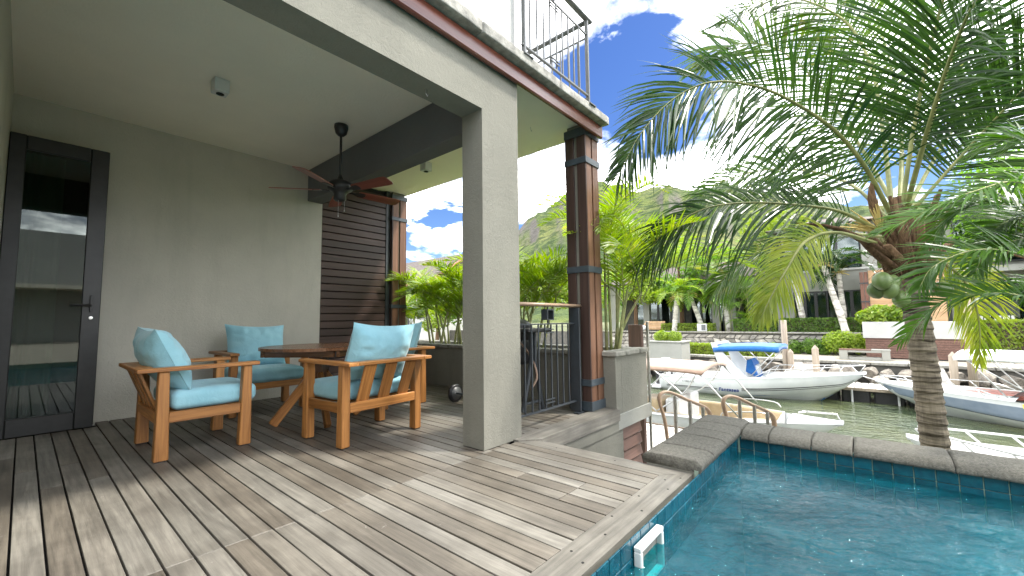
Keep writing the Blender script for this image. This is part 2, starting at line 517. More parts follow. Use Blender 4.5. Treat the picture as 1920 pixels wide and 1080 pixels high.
M['areca_n'] = leafmat('near_areca_leaflet', (0.024, 0.070, 0.011), (0.075, 0.155, 0.020), 0.42, 0.34)
M['hedge'] = leafmat('hedge_leaf', (0.05, 0.11, 0.015), (0.13, 0.22, 0.03), 0.4, 0.5)
M['lime'] = leafmat('lime_shrub_leaf', (0.13, 0.20, 0.024), (0.27, 0.35, 0.045), 0.45, 0.5)
M['tree'] = leafmat('tree_leaf', (0.03, 0.065, 0.012), (0.10, 0.15, 0.03), 0.35, 0.5)

# ------------------------------------------------------------------ mesh helpers
WM = {}
def link(o, parent=None, mw=None):
    C.objects.link(o)
    mw = mw or Matrix.Identity(4)
    if parent is not None:
        o.parent = parent
        o.matrix_parent_inverse = WM[parent.name].inverted()
    o.matrix_basis = mw
    WM[o.name] = mw.copy()
    return o
def tag(o, label=None, cat=None, group=None, kind=None):
    if label: o['label'] = label
    if cat: o['category'] = cat
    if group: o['group'] = group
    if kind: o['kind'] = kind
    return o
def thing(name, label, cat, loc=(0, 0, 0), rz=0.0, group=None, kind=None):
    o = D.objects.new(name, None)
    o.empty_display_size = 0.1
    link(o, None, Matrix.Translation(V(loc)) @ Matrix.Rotation(rz, 4, 'Z'))
    return tag(o, label, cat, group, kind)
def inst(name, mesh, parent=None, mw=None):
    return link(D.objects.new(name, mesh), parent, mw)

class MB:
    def __init__(s):
        s.v = []; s.f = []; s.m = []
    def add(s, vs, fs, m=0):
        k = len(s.v)
        s.v += [tuple(p) for p in vs]
        s.f += [tuple(i + k for i in f) for f in fs]
        s.m += [m] * len(fs)
        return s
    def box(s, x0, x1, y0, y1, z0, z1, c=0.0, m=0, mat=None):
        if x0 > x1: x0, x1 = x1, x0
        if y0 > y1: y0, y1 = y1, y0
        if z0 > z1: z0, z1 = z1, z0
        if c <= 0:
            vs = [(x, y, z) for x in (x0, x1) for y in (y0, y1) for z in (z0, z1)]
            fs = [(0, 1, 3, 2), (4, 6, 7, 5), (0, 4, 5, 1), (2, 3, 7, 6), (0, 2, 6, 4), (1, 5, 7, 3)]
        else:
            c = min(c, (x1 - x0) * .45, (y1 - y0) * .45, (z1 - z0) * .45)
            vs = []; ix = {}
            for i, x in enumerate((x0, x1)):
                for j, y in enumerate((y0, y1)):
                    for k, z in enumerate((z0, z1)):
                        a, b, d = (1 - 2 * i) * c, (1 - 2 * j) * c, (1 - 2 * k) * c
                        ix[i, j, k, 0] = len(vs); vs.append((x, y + b, z + d))
                        ix[i, j, k, 1] = len(vs); vs.append((x + a, y, z + d))
                        ix[i, j, k, 2] = len(vs); vs.append((x + a, y + b, z))
            fs = []
            for i in (0, 1):
                q = [ix[i, 0, 0, 0], ix[i, 1, 0, 0], ix[i, 1, 1, 0], ix[i, 0, 1, 0]]
                fs.append(q if i else q[::-1])
                q = [ix[0, i, 0, 1], ix[1, i, 0, 1], ix[1, i, 1, 1], ix[0, i, 1, 1]]
                fs.append(q[::-1] if i else q)
                q = [ix[0, 0, i, 2], ix[1, 0, i, 2], ix[1, 1, i, 2], ix[0, 1, i, 2]]
                fs.append(q if i else q[::-1])
            for i in (0, 1):
                for j in (0, 1):
                    q = [ix[i, j, 0, 0], ix[i, j, 0, 1], ix[i, j, 1, 1], ix[i, j, 1, 0]]
                    fs.append(q if i != j else q[::-1])
                    q = [ix[i, 0, j, 0], ix[i, 1, j, 0], ix[i, 1, j, 2], ix[i, 0, j, 2]]
                    fs.append(q if i != j else q[::-1])
                    q = [ix[0, i, j, 1], ix[1, i, j, 1], ix[1, i, j, 2], ix[0, i, j, 2]]
                    fs.append(q[::-1] if i != j else q)
            for i in (0, 1):
                for j in (0, 1):
                    for k in (0, 1):
                        q = [ix[i, j, k, 0], ix[i, j, k, 1], ix[i, j, k, 2]]
                        fs.append(q if (i + j + k) % 2 else q[::-1])
        if mat is not None:
            vs = [mat @ V(p) for p in vs]
        return s.add(vs, fs, m)
    def tube(s, pts, r, n=6, cap=True, m=0, flat=1.0):
        pts = [V(p) for p in pts]
        rs = r if isinstance(r, (list, tuple)) else [r] * len(pts)
        vs = []; fs = []
        T0 = (pts[1] - pts[0]).normalized()
        U = T0.orthogonal().normalized() if abs(T0.z) > 0.95 else T0.cross(V((0, 0, 1))).normalized()
        for i, p in enumerate(pts):
            T = (pts[min(i + 1, len(pts) - 1)] - pts[max(i - 1, 0)]).normalized()
            U = (U - T * U.dot(T)).normalized()
            W = T.cross(U)
            for j in range(n):
                a = 2 * math.pi * j / n
                vs.append(p + (U * math.cos(a) + W * math.sin(a) * flat) * rs[i])
        for i in range(len(pts) - 1):
            for j in range(n):
                a, b = i * n + j, i * n + (j + 1) % n
                fs.append((a, b, b + n, a + n))
        if cap:
            fs.append(tuple(range(n))[::-1])
            fs.append(tuple(range((len(pts) - 1) * n, len(pts) * n)))
        return s.add(vs, fs, m)
    def lathe(s, prof, n=16, c=(0, 0, 0), m=0):
        vs = []; fs = []
        for r, z in prof:
            for j in range(n):
                a = 2 * math.pi * j / n
                vs.append((c[0] + r * math.cos(a), c[1] + r * math.sin(a), c[2] + z))
        for i in range(len(prof) - 1):
            for j in range(n):
                a, b = i * n + j, i * n + (j + 1) % n
                fs.append((a, b, b + n, a + n))
        fs.append(tuple(range(n))[::-1])
        fs.append(tuple(range((len(prof) - 1) * n, len(prof) * n)))
        return s.add(vs, fs, m)
    def prism(s, poly, axis, a, b, m=0):
        """poly of 2-D points extruded along axis 0/1/2 from a to b."""
        def mk(p, t):
            q = list(p); q.insert(axis, t)
            return tuple(q)
        n = len(poly)
        vs = [mk(p, a) for p in poly] + [mk(p, b) for p in poly]
        fs = [(i, (i + 1) % n, (i + 1) % n + n, i + n) for i in range(n)]
        fs += [tuple(range(n))[::-1], tuple(range(n, 2 * n))]
        return s.add(vs, fs, m)
    def grid(s, P, m=0):
        """P: rows of points."""
        h, w = len(P), len(P[0])
        vs = [p for r in P for p in r]
        fs = [(i * w + j, i * w + j + 1, (i + 1) * w + j + 1, (i + 1) * w + j) for i in range(h - 1) for j in range(w - 1)]
        return s.add(vs, fs, m)
    def mesh(s, name, mats, smooth=False, fix=True):
        me = D.meshes.new(name)
        me.from_pydata(s.v, [], s.f)
        for x in (mats if isinstance(mats, (list, tuple)) else [mats]):
            me.materials.append(M[x] if isinstance(x, str) else x)
        if any(s.m):
            me.polygons.foreach_set('material_index', s.m)
        if fix:
            import bmesh
            bm = bmesh.new(); bm.from_mesh(me)
            bmesh.ops.recalc_face_normals(bm, faces=bm.faces)
            bm.to_mesh(me); bm.free()
        if smooth:
            me.polygons.foreach_set('use_smooth', [True] * len(me.polygons))
        me.update()
        return me
    def build(s, name, mats, parent=None, smooth=False, mw=None, fix=True):
        return inst(name, s.mesh(name, mats, smooth, fix), parent, mw)

_bc = {}
def board(name, parent, a, b, w, t, mat, up=(0, 0, 1), c=0.004, taper=None):
    """Timber from a to b (its centre line), local X along the grain; w across, t along 'up'. taper=(w0,w1)."""
    a, b = V(a), V(b)
    L = (b - a).length
    X = (b - a).normalized()
    Z = V(up); Z = (Z - X * Z.dot(X)).normalized()
    Y = Z.cross(X)
    k = (name, round(L, 3), w, t, mat, c, taper)
    if k not in _bc:
        q = MB().box(-L / 2, L / 2, -w / 2, w / 2, -t / 2, t / 2, c)
        if taper:
            w0, w1 = taper
            q.v = [(x, y * ((w0 + (w1 - w0) * (x / L + .5)) / w), z) for x, y, z in q.v]
        _bc[k] = q.mesh(name, mat)
    mid = (a + b) / 2
    mw = Matrix(((X.x, Y.x, Z.x, mid.x), (X.y, Y.y, Z.y, mid.y), (X.z, Y.z, Z.z, mid.z), (0, 0, 0, 1)))
    return inst(name, _bc[k], parent, mw)
def cub(name, parent, x0, x1, y0, y1, z0, z1, mat, c=0.0):
    return MB().box(x0, x1, y0, y1, z0, z1, c).build(name, mat, parent)
def copy_tree(o, mw=None, parent=None):
    c = o.copy()
    C.objects.link(c)
    if parent is not None:
        c.parent = parent
    if mw is not None:
        c.matrix_basis = mw
        WM[c.name] = mw.copy()
    for ch in list(o.children):
        copy_tree(ch, None, c)
    return c
def catmull(P, n):
    P = [V(p) for p in P]
    P = [P[0] * 2 - P[1]] + P + [P[-1] * 2 - P[-2]]
    segs = len(P) - 3
    out = []
    for i in range(n):
        u = i / (n - 1) * segs
        k = min(int(u), segs - 1); t = u - k
        a, b, c, d = P[k:k + 4]
        out.append(0.5 * ((2 * b) + (c - a) * t + (2 * a - 5 * b + 4 * c - d) * t * t + (3 * b - a - 3 * c + d) * t ** 3))
    return out
def rbox(dx, dy, dz, r, n=8, fn=None):
    """Rounded box of half sizes dx,dy,dz; fn(p) may displace each point."""
    q = MB(); ix = {}
    def vid(p):
        k = (round(p[0], 5), round(p[1], 5), round(p[2], 5))
        if k not in ix:
            ix[k] = len(q.v)
            h = V((dx, dy, dz)); P = V((p[0] * dx, p[1] * dy, p[2] * dz))
            I = V([max(-(h[i] - r), min(h[i] - r, P[i])) for i in range(3)])
            d = P - I
            if d.length > 1e-9:
                P = I + d.normalized() * r
            q.v.append(tuple(fn(P) if fn else P))
        return ix[k]
    cs = [math.sin((i / n * 2 - 1) * math.pi / 2) * .5 + (i / n * 2 - 1) * .5 for i in range(n + 1)]
    for ax in range(3):
        for sg in (-1, 1):
            for i in range(n):
                for j in range(n):
                    qd = []
                    for a, b in ((i, j), (i + 1, j), (i + 1, j + 1), (i, j + 1)):
                        p = [cs[a], cs[b]]; p.insert(ax, sg)
                        qd.append(vid(p))
                    q.f.append(tuple(qd)); q.m.append(0)
    return q
rng = random.Random(7)
# ================================================================== VILLA
villa = thing('villa', 'taupe villa with covered timber veranda and upstairs balcony, filling the left half', 'villa', (2.0, 4.0, 0))
CEIL = 2.98
cub('wall', villa, -0.355, 2.604, 5.64, 5.86, -1.9, CEIL, 'plaster_lift')
cub('wall', villa, -0.355, -0.155, 2.5, 5.638, -1.9, CEIL, 'plaster_lift')
cub('wall', villa, -7.0, -0.157, 2.30, 2.498, -1.9, CEIL, 'plaster')
cub('ceiling', villa, -7.0, 4.0, 2.10, 6.0, CEIL, 3.0, 'ceiling')
cub('beam', villa, -7.0, 2.578, 2.112, 2.329, 2.513, CEIL - .002, 'plaster')
cub('beam', villa, 2.40, 2.602, 2.331, 5.638, 2.55, CEIL - .002, 'beam_shade', 0.006)
cub('column', villa, 2.159, 2.578, 2.112, 2.329, 0.002, 2.513, 'plaster')
cub('fascia_board', villa, -7.0, 3.965, 2.055, 2.098, 2.862, 2.997, 'fascia', 0.01)
def rough_block(name, parent, x0, x1, y0, y1, z0, z1, mat, amp=0.006, n=6, seed=0.0):
    nx = max(2, int((x1 - x0) / .05)); ny = max(2, min(n, int((y1 - y0) / .05)))
    q = rbox((x1 - x0) / 2, (y1 - y0) / 2, (z1 - z0) / 2, min(.012, (z1 - z0) * .3), 10,
             lambda p: p + noise.noise_vector(p * 9 + V((seed, seed, 0))) * amp)
    q.v = [(a + (x0 + x1) / 2, b + (y0 + y1) / 2, c + (z0 + z1) / 2) for a, b, c in q.v]
    return q.build(name, mat, parent, True)
xs = [-7.0, -4.6, -3.2, -1.9, -0.55, 0.75, 2.05, 3.05, 3.99]
for i in range(8):
    rough_block('ledge_stone', villa, xs[i] + .003, xs[i + 1] - .003, 1.985, 2.55, 3.002, 3.09, 'ledge', .005, seed=i * 3.1)
for i in range(3):
    rough_block('ledge_stone', villa, 3.3, 4.02, 2.556 + i * 1.15, 2.55 + 1.15 * (i + 1), 3.002, 3.09, 'ledge', .005, seed=i * 5.7 + 20)
cub('balcony_floor', villa, -7.0, 3.298, 2.552, 6.0, 3.002, 3.07, 'ceiling')
cub('wall', villa, -7.0, 2.545, 2.10, 2.30, 3.091, 6.2, 'white_wall')
cub('wall', villa, 2.345, 2.545, 2.302, 6.0, 3.091, 6.2, 'white_wall')
# walls below the terrace
cub('wall', villa, 2.62, 3.93, 1.965, 2.10, -1.9, -0.105, 'plaster')
cub('wall', villa, 2.45, 2.618, 1.15, 2.10, -1.9, -0.06, 'plaster')
cub('downstand', villa, 2.62, 3.93, 1.955, 1.964, -0.20, -0.106, 'plaster')

# glazed door, standing proud of the wall
door = thing('door_tmp', None, None)
D.objects.remove(door)
door = MB().box(-0.153, 0.458, 5.46, 5.637, 0.002, 2.557).build('door', 'void', villa)
def dbar(*a):
    return cub('frame', door, *a, 'frame', 0.006)
dbar(-0.152, -0.055, 5.385, 5.458, 0.004, 2.556)
dbar(0.335, 0.458, 5.385, 5.458, 0.004, 2.556)
dbar(-0.055, 0.335, 5.387, 5.458, 2.43, 2.556)
dbar(-0.055, 0.335, 5.387, 5.458, 0.004, 0.155)
cub('pane', door, -0.055, 0.335, 5.405, 5.411, 0.155, 2.43, 'glass_door')
q = MB()
P = [[(x, 5.447 + .010 * math.sin(x * 95 + math.sin(x * 31) * 2) , z) for x in [-0.055 + .235 * i / 40 for i in range(41)]] for z in (0.157, 1.2, 2.42)]
q.grid(P).build('curtain', 'curtain', door, True)
q = MB()
q.box(0.385, 0.405, 5.365, 5.385, 1.04, 1.19, .004)
q.tube([(0.395, 5.372, 1.10), (0.395, 5.335, 1.10)], .009, 8)
q.tube([(0.395, 5.337, 1.10), (0.26, 5.337, 1.10)], .010, 8)
q.build('handle', 'black', door)
q = MB().lathe([(.014, 0), (.014, .012), (.008, .013)], 12)
q.v = [(0.398 + x, 5.384 - z, 0.985 + y) for x, y, z in q.v]
q.build('lock', 'steel', door)

# ================================================================== DECK
deck = thing('deck', 'weathered grey timber deck of the veranda', None, (1, 3, 0), kind='structure')
PITCH = 0.0955
x = -2.945
JOINT = 2.075
def plank(x0, x1, y0, y1, z=0.0, mat='deck', name='plank'):
    dz = rng.uniform(-.0015, .0015)
    q = MB().box(x0 + rng.uniform(0, .001), x1 - .0072 - rng.uniform(0, .0015), y0 + .0005, y1 - .0005, -.022, z + dz, .0014)
    return q.build(name, mat, deck)
while x < 3.93:
    x1 = min(x + PITCH, 3.945)
    if x < -0.16:
        plank(x, x1, 0.988, JOINT + .21)
    elif x1 < 2.47:
        if 1.80 < x < 2.06:
            for a, b in ((0.988, 1.26), (1.264, 1.619), (1.621, JOINT)):
                plank(x, x1, a, b)
        else:
            plank(x, x1, 0.988, JOINT)
        if x1 < 2.14:
            e = 5.387 if x < .45 else 5.638
            k = rng.choice([3.6, 4.1, 4.6, 9])
            if k < 9:
                plank(x, x1, JOINT, k); plank(x, x1, k, e)
            else:
                plank(x, x1, JOINT, e)
        else:
            plank(x, min(x1, 2.474), JOINT, 2.1105)
            if x < 2.157:
                plank(x, 2.163, 2.1105, 2.331)
            plank(x, x1, 2.331, 5.65)
    else:
        if x < 2.47:
            plank(x, 2.479, 0.988, JOINT)
        k = rng.choice([3.4, 4.2, 9])
        if k < 9:
            plank(x, x1, 2.145, k); plank(x, x1, k, 5.655)
        else:
            plank(x, x1, 2.145, 5.655)
    x += PITCH
# dark sheets standing in for the shade below the board gaps
cub('gap_shade', deck, -2.94, 2.60, 0.86, 5.63, -.06, -.028, 'void')
cub('gap_shade', deck, 2.60, 3.94, 2.14, 5.65, -.06, -.028, 'void')
def edge(pts, z0=-.032, z1=0.002, mat='deckx', name='edge_board'):
    q = MB().prism(pts, 2, z0, z1)
    return q.build(name, mat, deck)
edge([(-2.94, .836), (2.614, .836), (2.614, .845), (2.474, .984), (-2.94, .984)], -.034)
edge([(2.614, .848), (2.614, 2.06), (2.474, 2.06), (2.474, .988)], mat='deck')
edge([(2.480, 2.062), (2.618, 1.945), (3.935, 1.94), (3.935, 2.143), (2.580, 2.143), (2.580, 2.108), (2.48, 2.108)], -.098, .012)
q = MB()
for px, py in [(1.42, .872), (1.46, .948), (1.66, .905), (1.83, .96), (1.97, .875), (2.12, .955), (2.3, .87), (2.42, .93), (2.5, .87), (1.22, .95), (2.54, 1.3), (2.53, 1.75), (1.02, .88), (.8, .94)]:
    q.lathe([(.006, .0024), (.006, .0031)], 8, (px, py, 0))
q.build('screw_hole', 'void', deck)

# ================================================================== SLAT SCREEN AND POSTS
screen = thing('slat_screen', 'dark horizontal timber slat screen between grey wall and far clad post', 'screen', (3.1, 5.68, 0))
z = 0.01
while z < CEIL - .1:
    board('slat', screen, (2.606, 5.68, z + .0475), (3.62, 5.68, z + .0475), .0925, .03, 'darkwood', (0, -1, 0), .004)
    z += .1035
cub('backing', screen, 2.606, 3.69, 5.71, 5.73, 0, CEIL - .002, 'void')
cub('trim', screen, 3.622, 3.69, 5.655, 5.70, 0, CEIL - .002, 'steel_dk')
def clad_post(label, x0, x1, y0, y1, straps):
    p = thing('clad_post', label, 'post', ((x0 + x1) / 2, (y0 + y1) / 2, 0))
    cub('core', p, x0 + .022, x1 - .022, y0 + .022, y1 - .022, .004, CEIL - .002, 'plaster')
    w = x1 - x0; d = y1 - y0
    for a, b in ((.006, .016), (.018, w * .5 - .014), (w * .5 + .014, w - .018), (w - .016, w - .006)):
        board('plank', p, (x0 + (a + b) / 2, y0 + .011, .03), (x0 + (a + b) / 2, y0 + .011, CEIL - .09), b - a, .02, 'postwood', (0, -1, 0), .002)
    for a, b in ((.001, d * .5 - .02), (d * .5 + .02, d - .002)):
        board('plank', p, (x0 + .011, y0 + (a + b) / 2, .03), (x0 + .011, y0 + (a + b) / 2, CEIL - .09), b - a, .021, 'darkwood', (-1, 0, 0), .002)  # this side takes darker timber to stand in for its shade
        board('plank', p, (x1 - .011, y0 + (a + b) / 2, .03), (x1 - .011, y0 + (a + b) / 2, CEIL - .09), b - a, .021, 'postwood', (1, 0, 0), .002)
    for z0, z1, o in straps:
        q = MB()
        q.box(x0 - o, x1 + o, y0 - o, y0 - o + .008, z0, z1, .001)
        q.box(x0 - o, x0 - o + .008, y0 - o + .0085, y1, z0, z1, .001)
        q.box(x1 + o - .008, x1 + o, y0 - o + .0085, y1, z0, z1, .001)
        q.build('strap', 'strap', p)
    return p
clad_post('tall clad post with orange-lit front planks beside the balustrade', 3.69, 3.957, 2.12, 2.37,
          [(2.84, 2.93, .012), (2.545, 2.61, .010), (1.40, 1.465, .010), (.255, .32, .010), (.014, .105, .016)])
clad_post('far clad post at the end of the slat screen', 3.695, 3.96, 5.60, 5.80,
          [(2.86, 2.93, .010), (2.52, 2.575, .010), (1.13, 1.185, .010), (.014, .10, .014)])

# ================================================================== BALUSTRADES
def balustrade(label, x0, x1, y, zb, zc, bars, mat, capmat, boxes, posts, cap_over=.1, pd=.055):
    b = thing('balustrade', label, 'railing', ((x0 + x1) / 2, y, zb - .1))
    q = MB().tube([(x0, y, zc), (x1 + cap_over, y, zc)], .032, 10, flat=.55)
    q.build('cap_rail', capmat, b, True)
    zt = zc - .175
    cub('top_rail', b, x0, x1, y - .008, y + .008, zt - .006, zt + .006, mat)
    cub('bottom_rail', b, x0, x1, y - .012, y + .012, zb - .007, zb + .007, mat)
    for xx in bars:
        cub('bar', b, xx - .006, xx + .006, y - .006, y + .006, zb + .008, zt - .007, mat)
    for (u, w) in boxes:
        q = MB()
        q.box(u, u + .012, y - .035, y + .035, zt + .035, zc - .04)
        q.box(w - .012, w, y - .035, y + .035, zt + .035, zc - .04)
        q.box(u + .0125, w - .0125, y - .035, y + .035, zt + .035, zt + .045)
        q.box(u + .0125, w - .0125, y - .035, y + .035, zc - .05, zc - .04)
        q.box((u + w) / 2 - .006, (u + w) / 2 + .006, y - .006, y + .006, zc - .039, zc - .018)
        q.box((u + w) / 2 - .006, (u + w) / 2 + .006, y - .006, y + .006, zt + .007, zt + .034)
        q.build('ornament_box', mat, b)
        for zz in (zt - .055, zt - .085, zb + .05, zb + .08):
            cub('ornament_bar', b, u - .02, w + .02, y - .018, y - .008, zz, zz + .009, mat)
    for xx in posts:
        q = MB().box(xx - .011, xx + .011, y - pd, y + pd, zb - .105, zc - .02, .002)
        q.box(xx - .06, xx + .06, y - .06, y + .0, zb - .115, zb - .1055)
        q.build('post', mat, b)
    return b
balustrade('dark steel balustrade with wooden cap rail between column and clad post', 2.582, 3.60, 2.24, .118, 1.057,
           [2.69, 2.79, 2.89, 2.99, 3.09, 3.185, 3.28, 3.375, 3.475], 'steel_dk', 'railwood', [(3.085, 3.19)], [3.60])
ub = balustrade('grey metal balcony railing on the upper ledge', 2.55, 3.62, 2.03, 3.19, 4.02,
                [2.66 + .1 * i for i in range(9)], 'steel_gr', 'steel_gr', [(2.96, 3.06)], [2.575, 3.62], .08, .018)
q = MB().tube([(3.66, 2.03, 4.02), (3.66, 5.5, 4.02)], .032, 10, flat=.55)
q.build('cap_rail', 'steel_gr', ub, True)
cub('top_rail', ub, 3.652, 3.668, 2.06, 5.5, 3.84, 3.852, 'steel_gr')
cub('bottom_rail', ub, 3.648, 3.672, 2.06, 5.5, 3.183, 3.197, 'steel_gr')
for i in range(30):
    yy = 2.16 + i * .11
    cub('bar', ub, 3.654, 3.666, yy - .006, yy + .006, 3.198, 3.839, 'steel_gr')
for yy in (3.3, 4.6):
    cub('post', ub, 3.62, 3.70, yy - .011, yy + .011, 3.076, 4.0, 'steel_gr', .002)

# ================================================================== CEILING FITTINGS
def downlight(label, x, y):
    d = thing('downlight', label, 'ceiling light', (x, y, CEIL), group='cube ceiling lights')
    q = MB().box(x - .055, x + .055, y - .055, y + .055, CEIL - .115, CEIL - .003, .005)
    q.build('housing', 'white', d)
    q = MB().lathe([(.030, 0), (.030, .003), (.012, .006)], 16, (x, y, CEIL - .122))
    q.build('lens', 'void', d)
downlight('white cube downlight on the veranda ceiling, left of the fan', .985, 4.06)
downlight('white cube downlight on the cream soffit beyond the dark beam', 3.30, 4.25)
q = MB()
for hx, hy, hz in ((1.72, 2.22, 2.513), (3.42, 2.62, CEIL), (3.5, 2.95, CEIL)):
    q.tube([(hx, hy, hz), (hx, hy, hz - .03), (hx + .012, hy, hz - .045), (hx + .02, hy, hz - .03)], .003, 5)
q.build('hook', 'steel', villa)

FX, FY, FZ = 2.06, 4.075, 2.285
fan = thing('ceiling_fan', 'black ceiling fan with five red-brown blades above the table', 'ceiling fan', (FX, FY, CEIL))
MB().lathe([(.068, .06), (.07, .03), (.055, -.03), (.03, -.055), (.016, -.06)], 20, (FX, FY, CEIL - .062)).build('canopy', 'black', fan, True)
MB().lathe([(.0125, 0), (.0125, .53)], 10, (FX, FY, FZ + .11)).build('downrod', 'black', fan, True)
MB().lathe([(.02, .15), (.03, .12), (.055, .095), (.115, .075), (.13, .04), (.12, .0), (.075, -.025), (.06, -.05), (.062, -.10), (.045, -.118), (.012, -.122)], 26, (FX, FY, FZ)).build('motor', 'black', fan, True)
for k in range(5):
    a = R(68 + 72 * k)
    mw = Matrix.Translation((FX, FY, FZ - .005)) @ Matrix.Rotation(a, 4, 'Z')
    tilt = Matrix.Rotation(R(-13), 4, 'X')
    prof = [(.19, -.045), (.22, -.056), (.60, -.072), (.655, -.066), (.67, -.04), (.67, .04), (.655, .066), (.60, .072), (.22, .056), (.19, .045)]
    q = MB().prism(prof, 2, -.003, .003)
    bl = q.build('blade', 'blade', fan, mw=mw @ tilt)
    q = MB().box(.09, .17, -.014, .014, -.006, .002, .002)
    q.prism([(.15, -.014), (.20, -.038), (.26, -.038), (.275, 0), (.26, .038), (.20, .038), (.15, .014)], 2, -.009, -.0035)
    q.build('bracket', 'black', bl, mw=mw @ tilt)
for dx, L in ((.035, .10), (-.03, .17)):
    q = MB().tube([(FX + dx, FY - .03, FZ - .11), (FX + dx, FY - .03, FZ - .11 - L)], .0018, 5)
    q.lathe([(.003, .018), (.006, .006), (.003, 0)], 8, (FX + dx, FY - .03, FZ - .125 - L))
    q.build('pull_chain', 'steel', fan)

# ================================================================== POOL
PY, PX, PZ = 0.80, 3.58, -0.10
pool = thing('swimming_pool', 'swimming pool lined with teal tiles and edged in rounded grey stone', 'swimming pool', (2, 0, 0))
q = MB()
q.box(-3.5, PX, PY + .008, PY + .03, -1.4, -.034)
q.box(2.62, PX, PY + .008, PY + .03, -.0339, .02)
q.box(PX + .008, PX + .04, -4.6, PY + .03, -1.4, .02)
q.box(-3.52, -3.5, -4.6, PY + .03, -1.4, 0)
q.box(-3.5, PX, -4.62, -4.6, -1.4, 0)
q.build('shell', 'grout', pool)
cub('floor', pool, -3.5, PX, -4.6, PY + .008, -1.42, -1.40, 'poolfloor')
cub('lining', pool, -3.5, PX, PY + .001, PY + .0075, -1.4, -.254, 'lining')
cub('lining', pool, PX + .001, PX + .0075, -4.6, PY, -1.4, -.254, 'lining')
TP = .0955
tz = [(-.0685, .018), (-.1605, -.0715), (-.2535, -.1635)]
tm = {}
def tile(ax, u0, u1, z0, z1):
    k = (ax, round(u1 - u0, 4), round(z1 - z0, 4))
    if k not in tm:
        w, h = (u1 - u0) / 2, (z1 - z0) / 2
        q = MB()
        if ax == 0: q.box(-w, w, -.004, .004, -h, h, .002)
        else: q.box(-.004, .004, -w, w, -h, h, .002)
        tm[k] = q.mesh('tile', 'tile')
    m = Matrix.Translation(((u0 + u1) / 2, PY + .0035, (z0 + z1) / 2) if ax == 0 else (PX + .0035, (u0 + u1) / 2, (z0 + z1) / 2))
    m = m @ Matrix.Rotation(rng.uniform(-.006, .006), 4, 'Z') @ Matrix.Rotation(rng.uniform(-.006, .006), 4, 'X' if ax == 0 else 'Y')
    inst('tile', tm[k], pool, m)
u = 1.015
while u < PX - .02:
    for z0, z1 in tz:
        if u < 2.60: z1 = min(z1, .006) if z1 > 0 else z1
        if 1.69 < u + .05 < 1.95 and z1 > -.1: pass
        tile(0, u + .002, min(u + TP - .0025, PX - .006), z0, z1)
    u += TP
u = PY - .008
while u > -1.75:
    for z0, z1 in tz:
        tile(1, u - TP + .0025, u - .002, z0, z1)
    u -= TP
# coping stones: broad bullnosed slabs along the near side, rounded kerb along the far side
def coping(x0, x1, y0, y1, z0, z1, ax, r, seed):
    """rounded on the long sides; ax = direction of the run."""
    n = 24
    prof = []
    h = z1 - z0
    if ax == 0: a0, a1 = y0, y1
    else: a0, a1 = x0, x1
    rr = r
    for i in range(9):
        t = math.pi / 2 * i / 8
        prof.append((a0 + rr - rr * math.cos(t), z1 - rr * .62 * (1 - math.sin(t)) if True else 0))
    m_ = 8
    for i in range(1, m_):
        prof.append((a0 + rr + (a1 - a0 - 2 * rr) * i / m_, z1 + .004 * math.sin(math.pi * i / m_)))
    for i in range(9):
        t = math.pi / 2 * (1 - i / 8)
        prof.append((a1 - rr + rr * math.cos(t), z1 - rr * .62 * (1 - math.sin(t))))
    prof = [(a0 + .012, z0)] + prof + [(a1 - .012, z0)]
    u0, u1 = (x0, x1) if ax == 0 else (y0, y1)
    q = MB()
    rows = []
    for i in range(n + 1):
        e = i / n
        u = u0 + (u1 - u0) * e
        ins = .005 * max(0, 1 - min(e, 1 - e) * n / 1.0)
        row = []
        for a, zz in prof:
            p = V((u, a, zz) if ax == 0 else (a, u, zz))
            d = noise.noise_vector(p * 7 + V((seed, 0, seed))) * .0035 + noise.noise_vector(p * 26 + V((seed, 0, 0))) * .0018
            p += d
            p.z -= ins
            row.append(p)
        rows.append(row)
    q.grid(rows)
    k = len(prof)
    b = len(q.v) - (n + 1) * k
    q.f.append(tuple(range(b, b + k))[::-1]); q.m.append(0)
    q.f.append(tuple(range(b + n * k, b + (n + 1) * k))); q.m.append(0)
    return q.build('coping_stone', 'stone', pool, True)
jx = [2.622, 2.88, 3.20, 3.40, 3.66, 3.955]
for i in range(5):
    coping(jx[i] + .002, jx[i + 1] - .002, .785, 1.15, .008, .075, 0, .06, i * 2.3)
jy = [.778, .60, .345, .12, -.34, -.78, -1.2, -1.65, -2.1, -2.6, -3.2, -4.0]
for i in range(len(jy) - 1):
    coping(3.555, 3.955, jy[i + 1] + .003, jy[i] - .003, .006, .068, 1, .10, 40 + i * 1.7)
cub('wall', pool, 3.625, 3.90, -4.6, 1.12, -1.9, .006, 'plaster')
cub('wall', pool, 2.622, 3.62, .832, 1.12, -1.9, .008, 'plaster')
# skimmer mouth
sk = MB()
sk.box(1.695, 1.945, .762, .796, -.045, -.024, .004)
sk.box(1.695, 1.716, .762, .796, -.20, -.0455, .004)
sk.box(1.924, 1.945, .762, .796, -.20, -.0455, .004)
sk.box(1.7165, 1.9235, .762, .796, -.20, -.185, .003)
sk = sk.build('skimmer', 'white', pool)
cub('throat', sk, 1.717, 1.923, .788, .7945, -.184, -.046, 'wallstone')
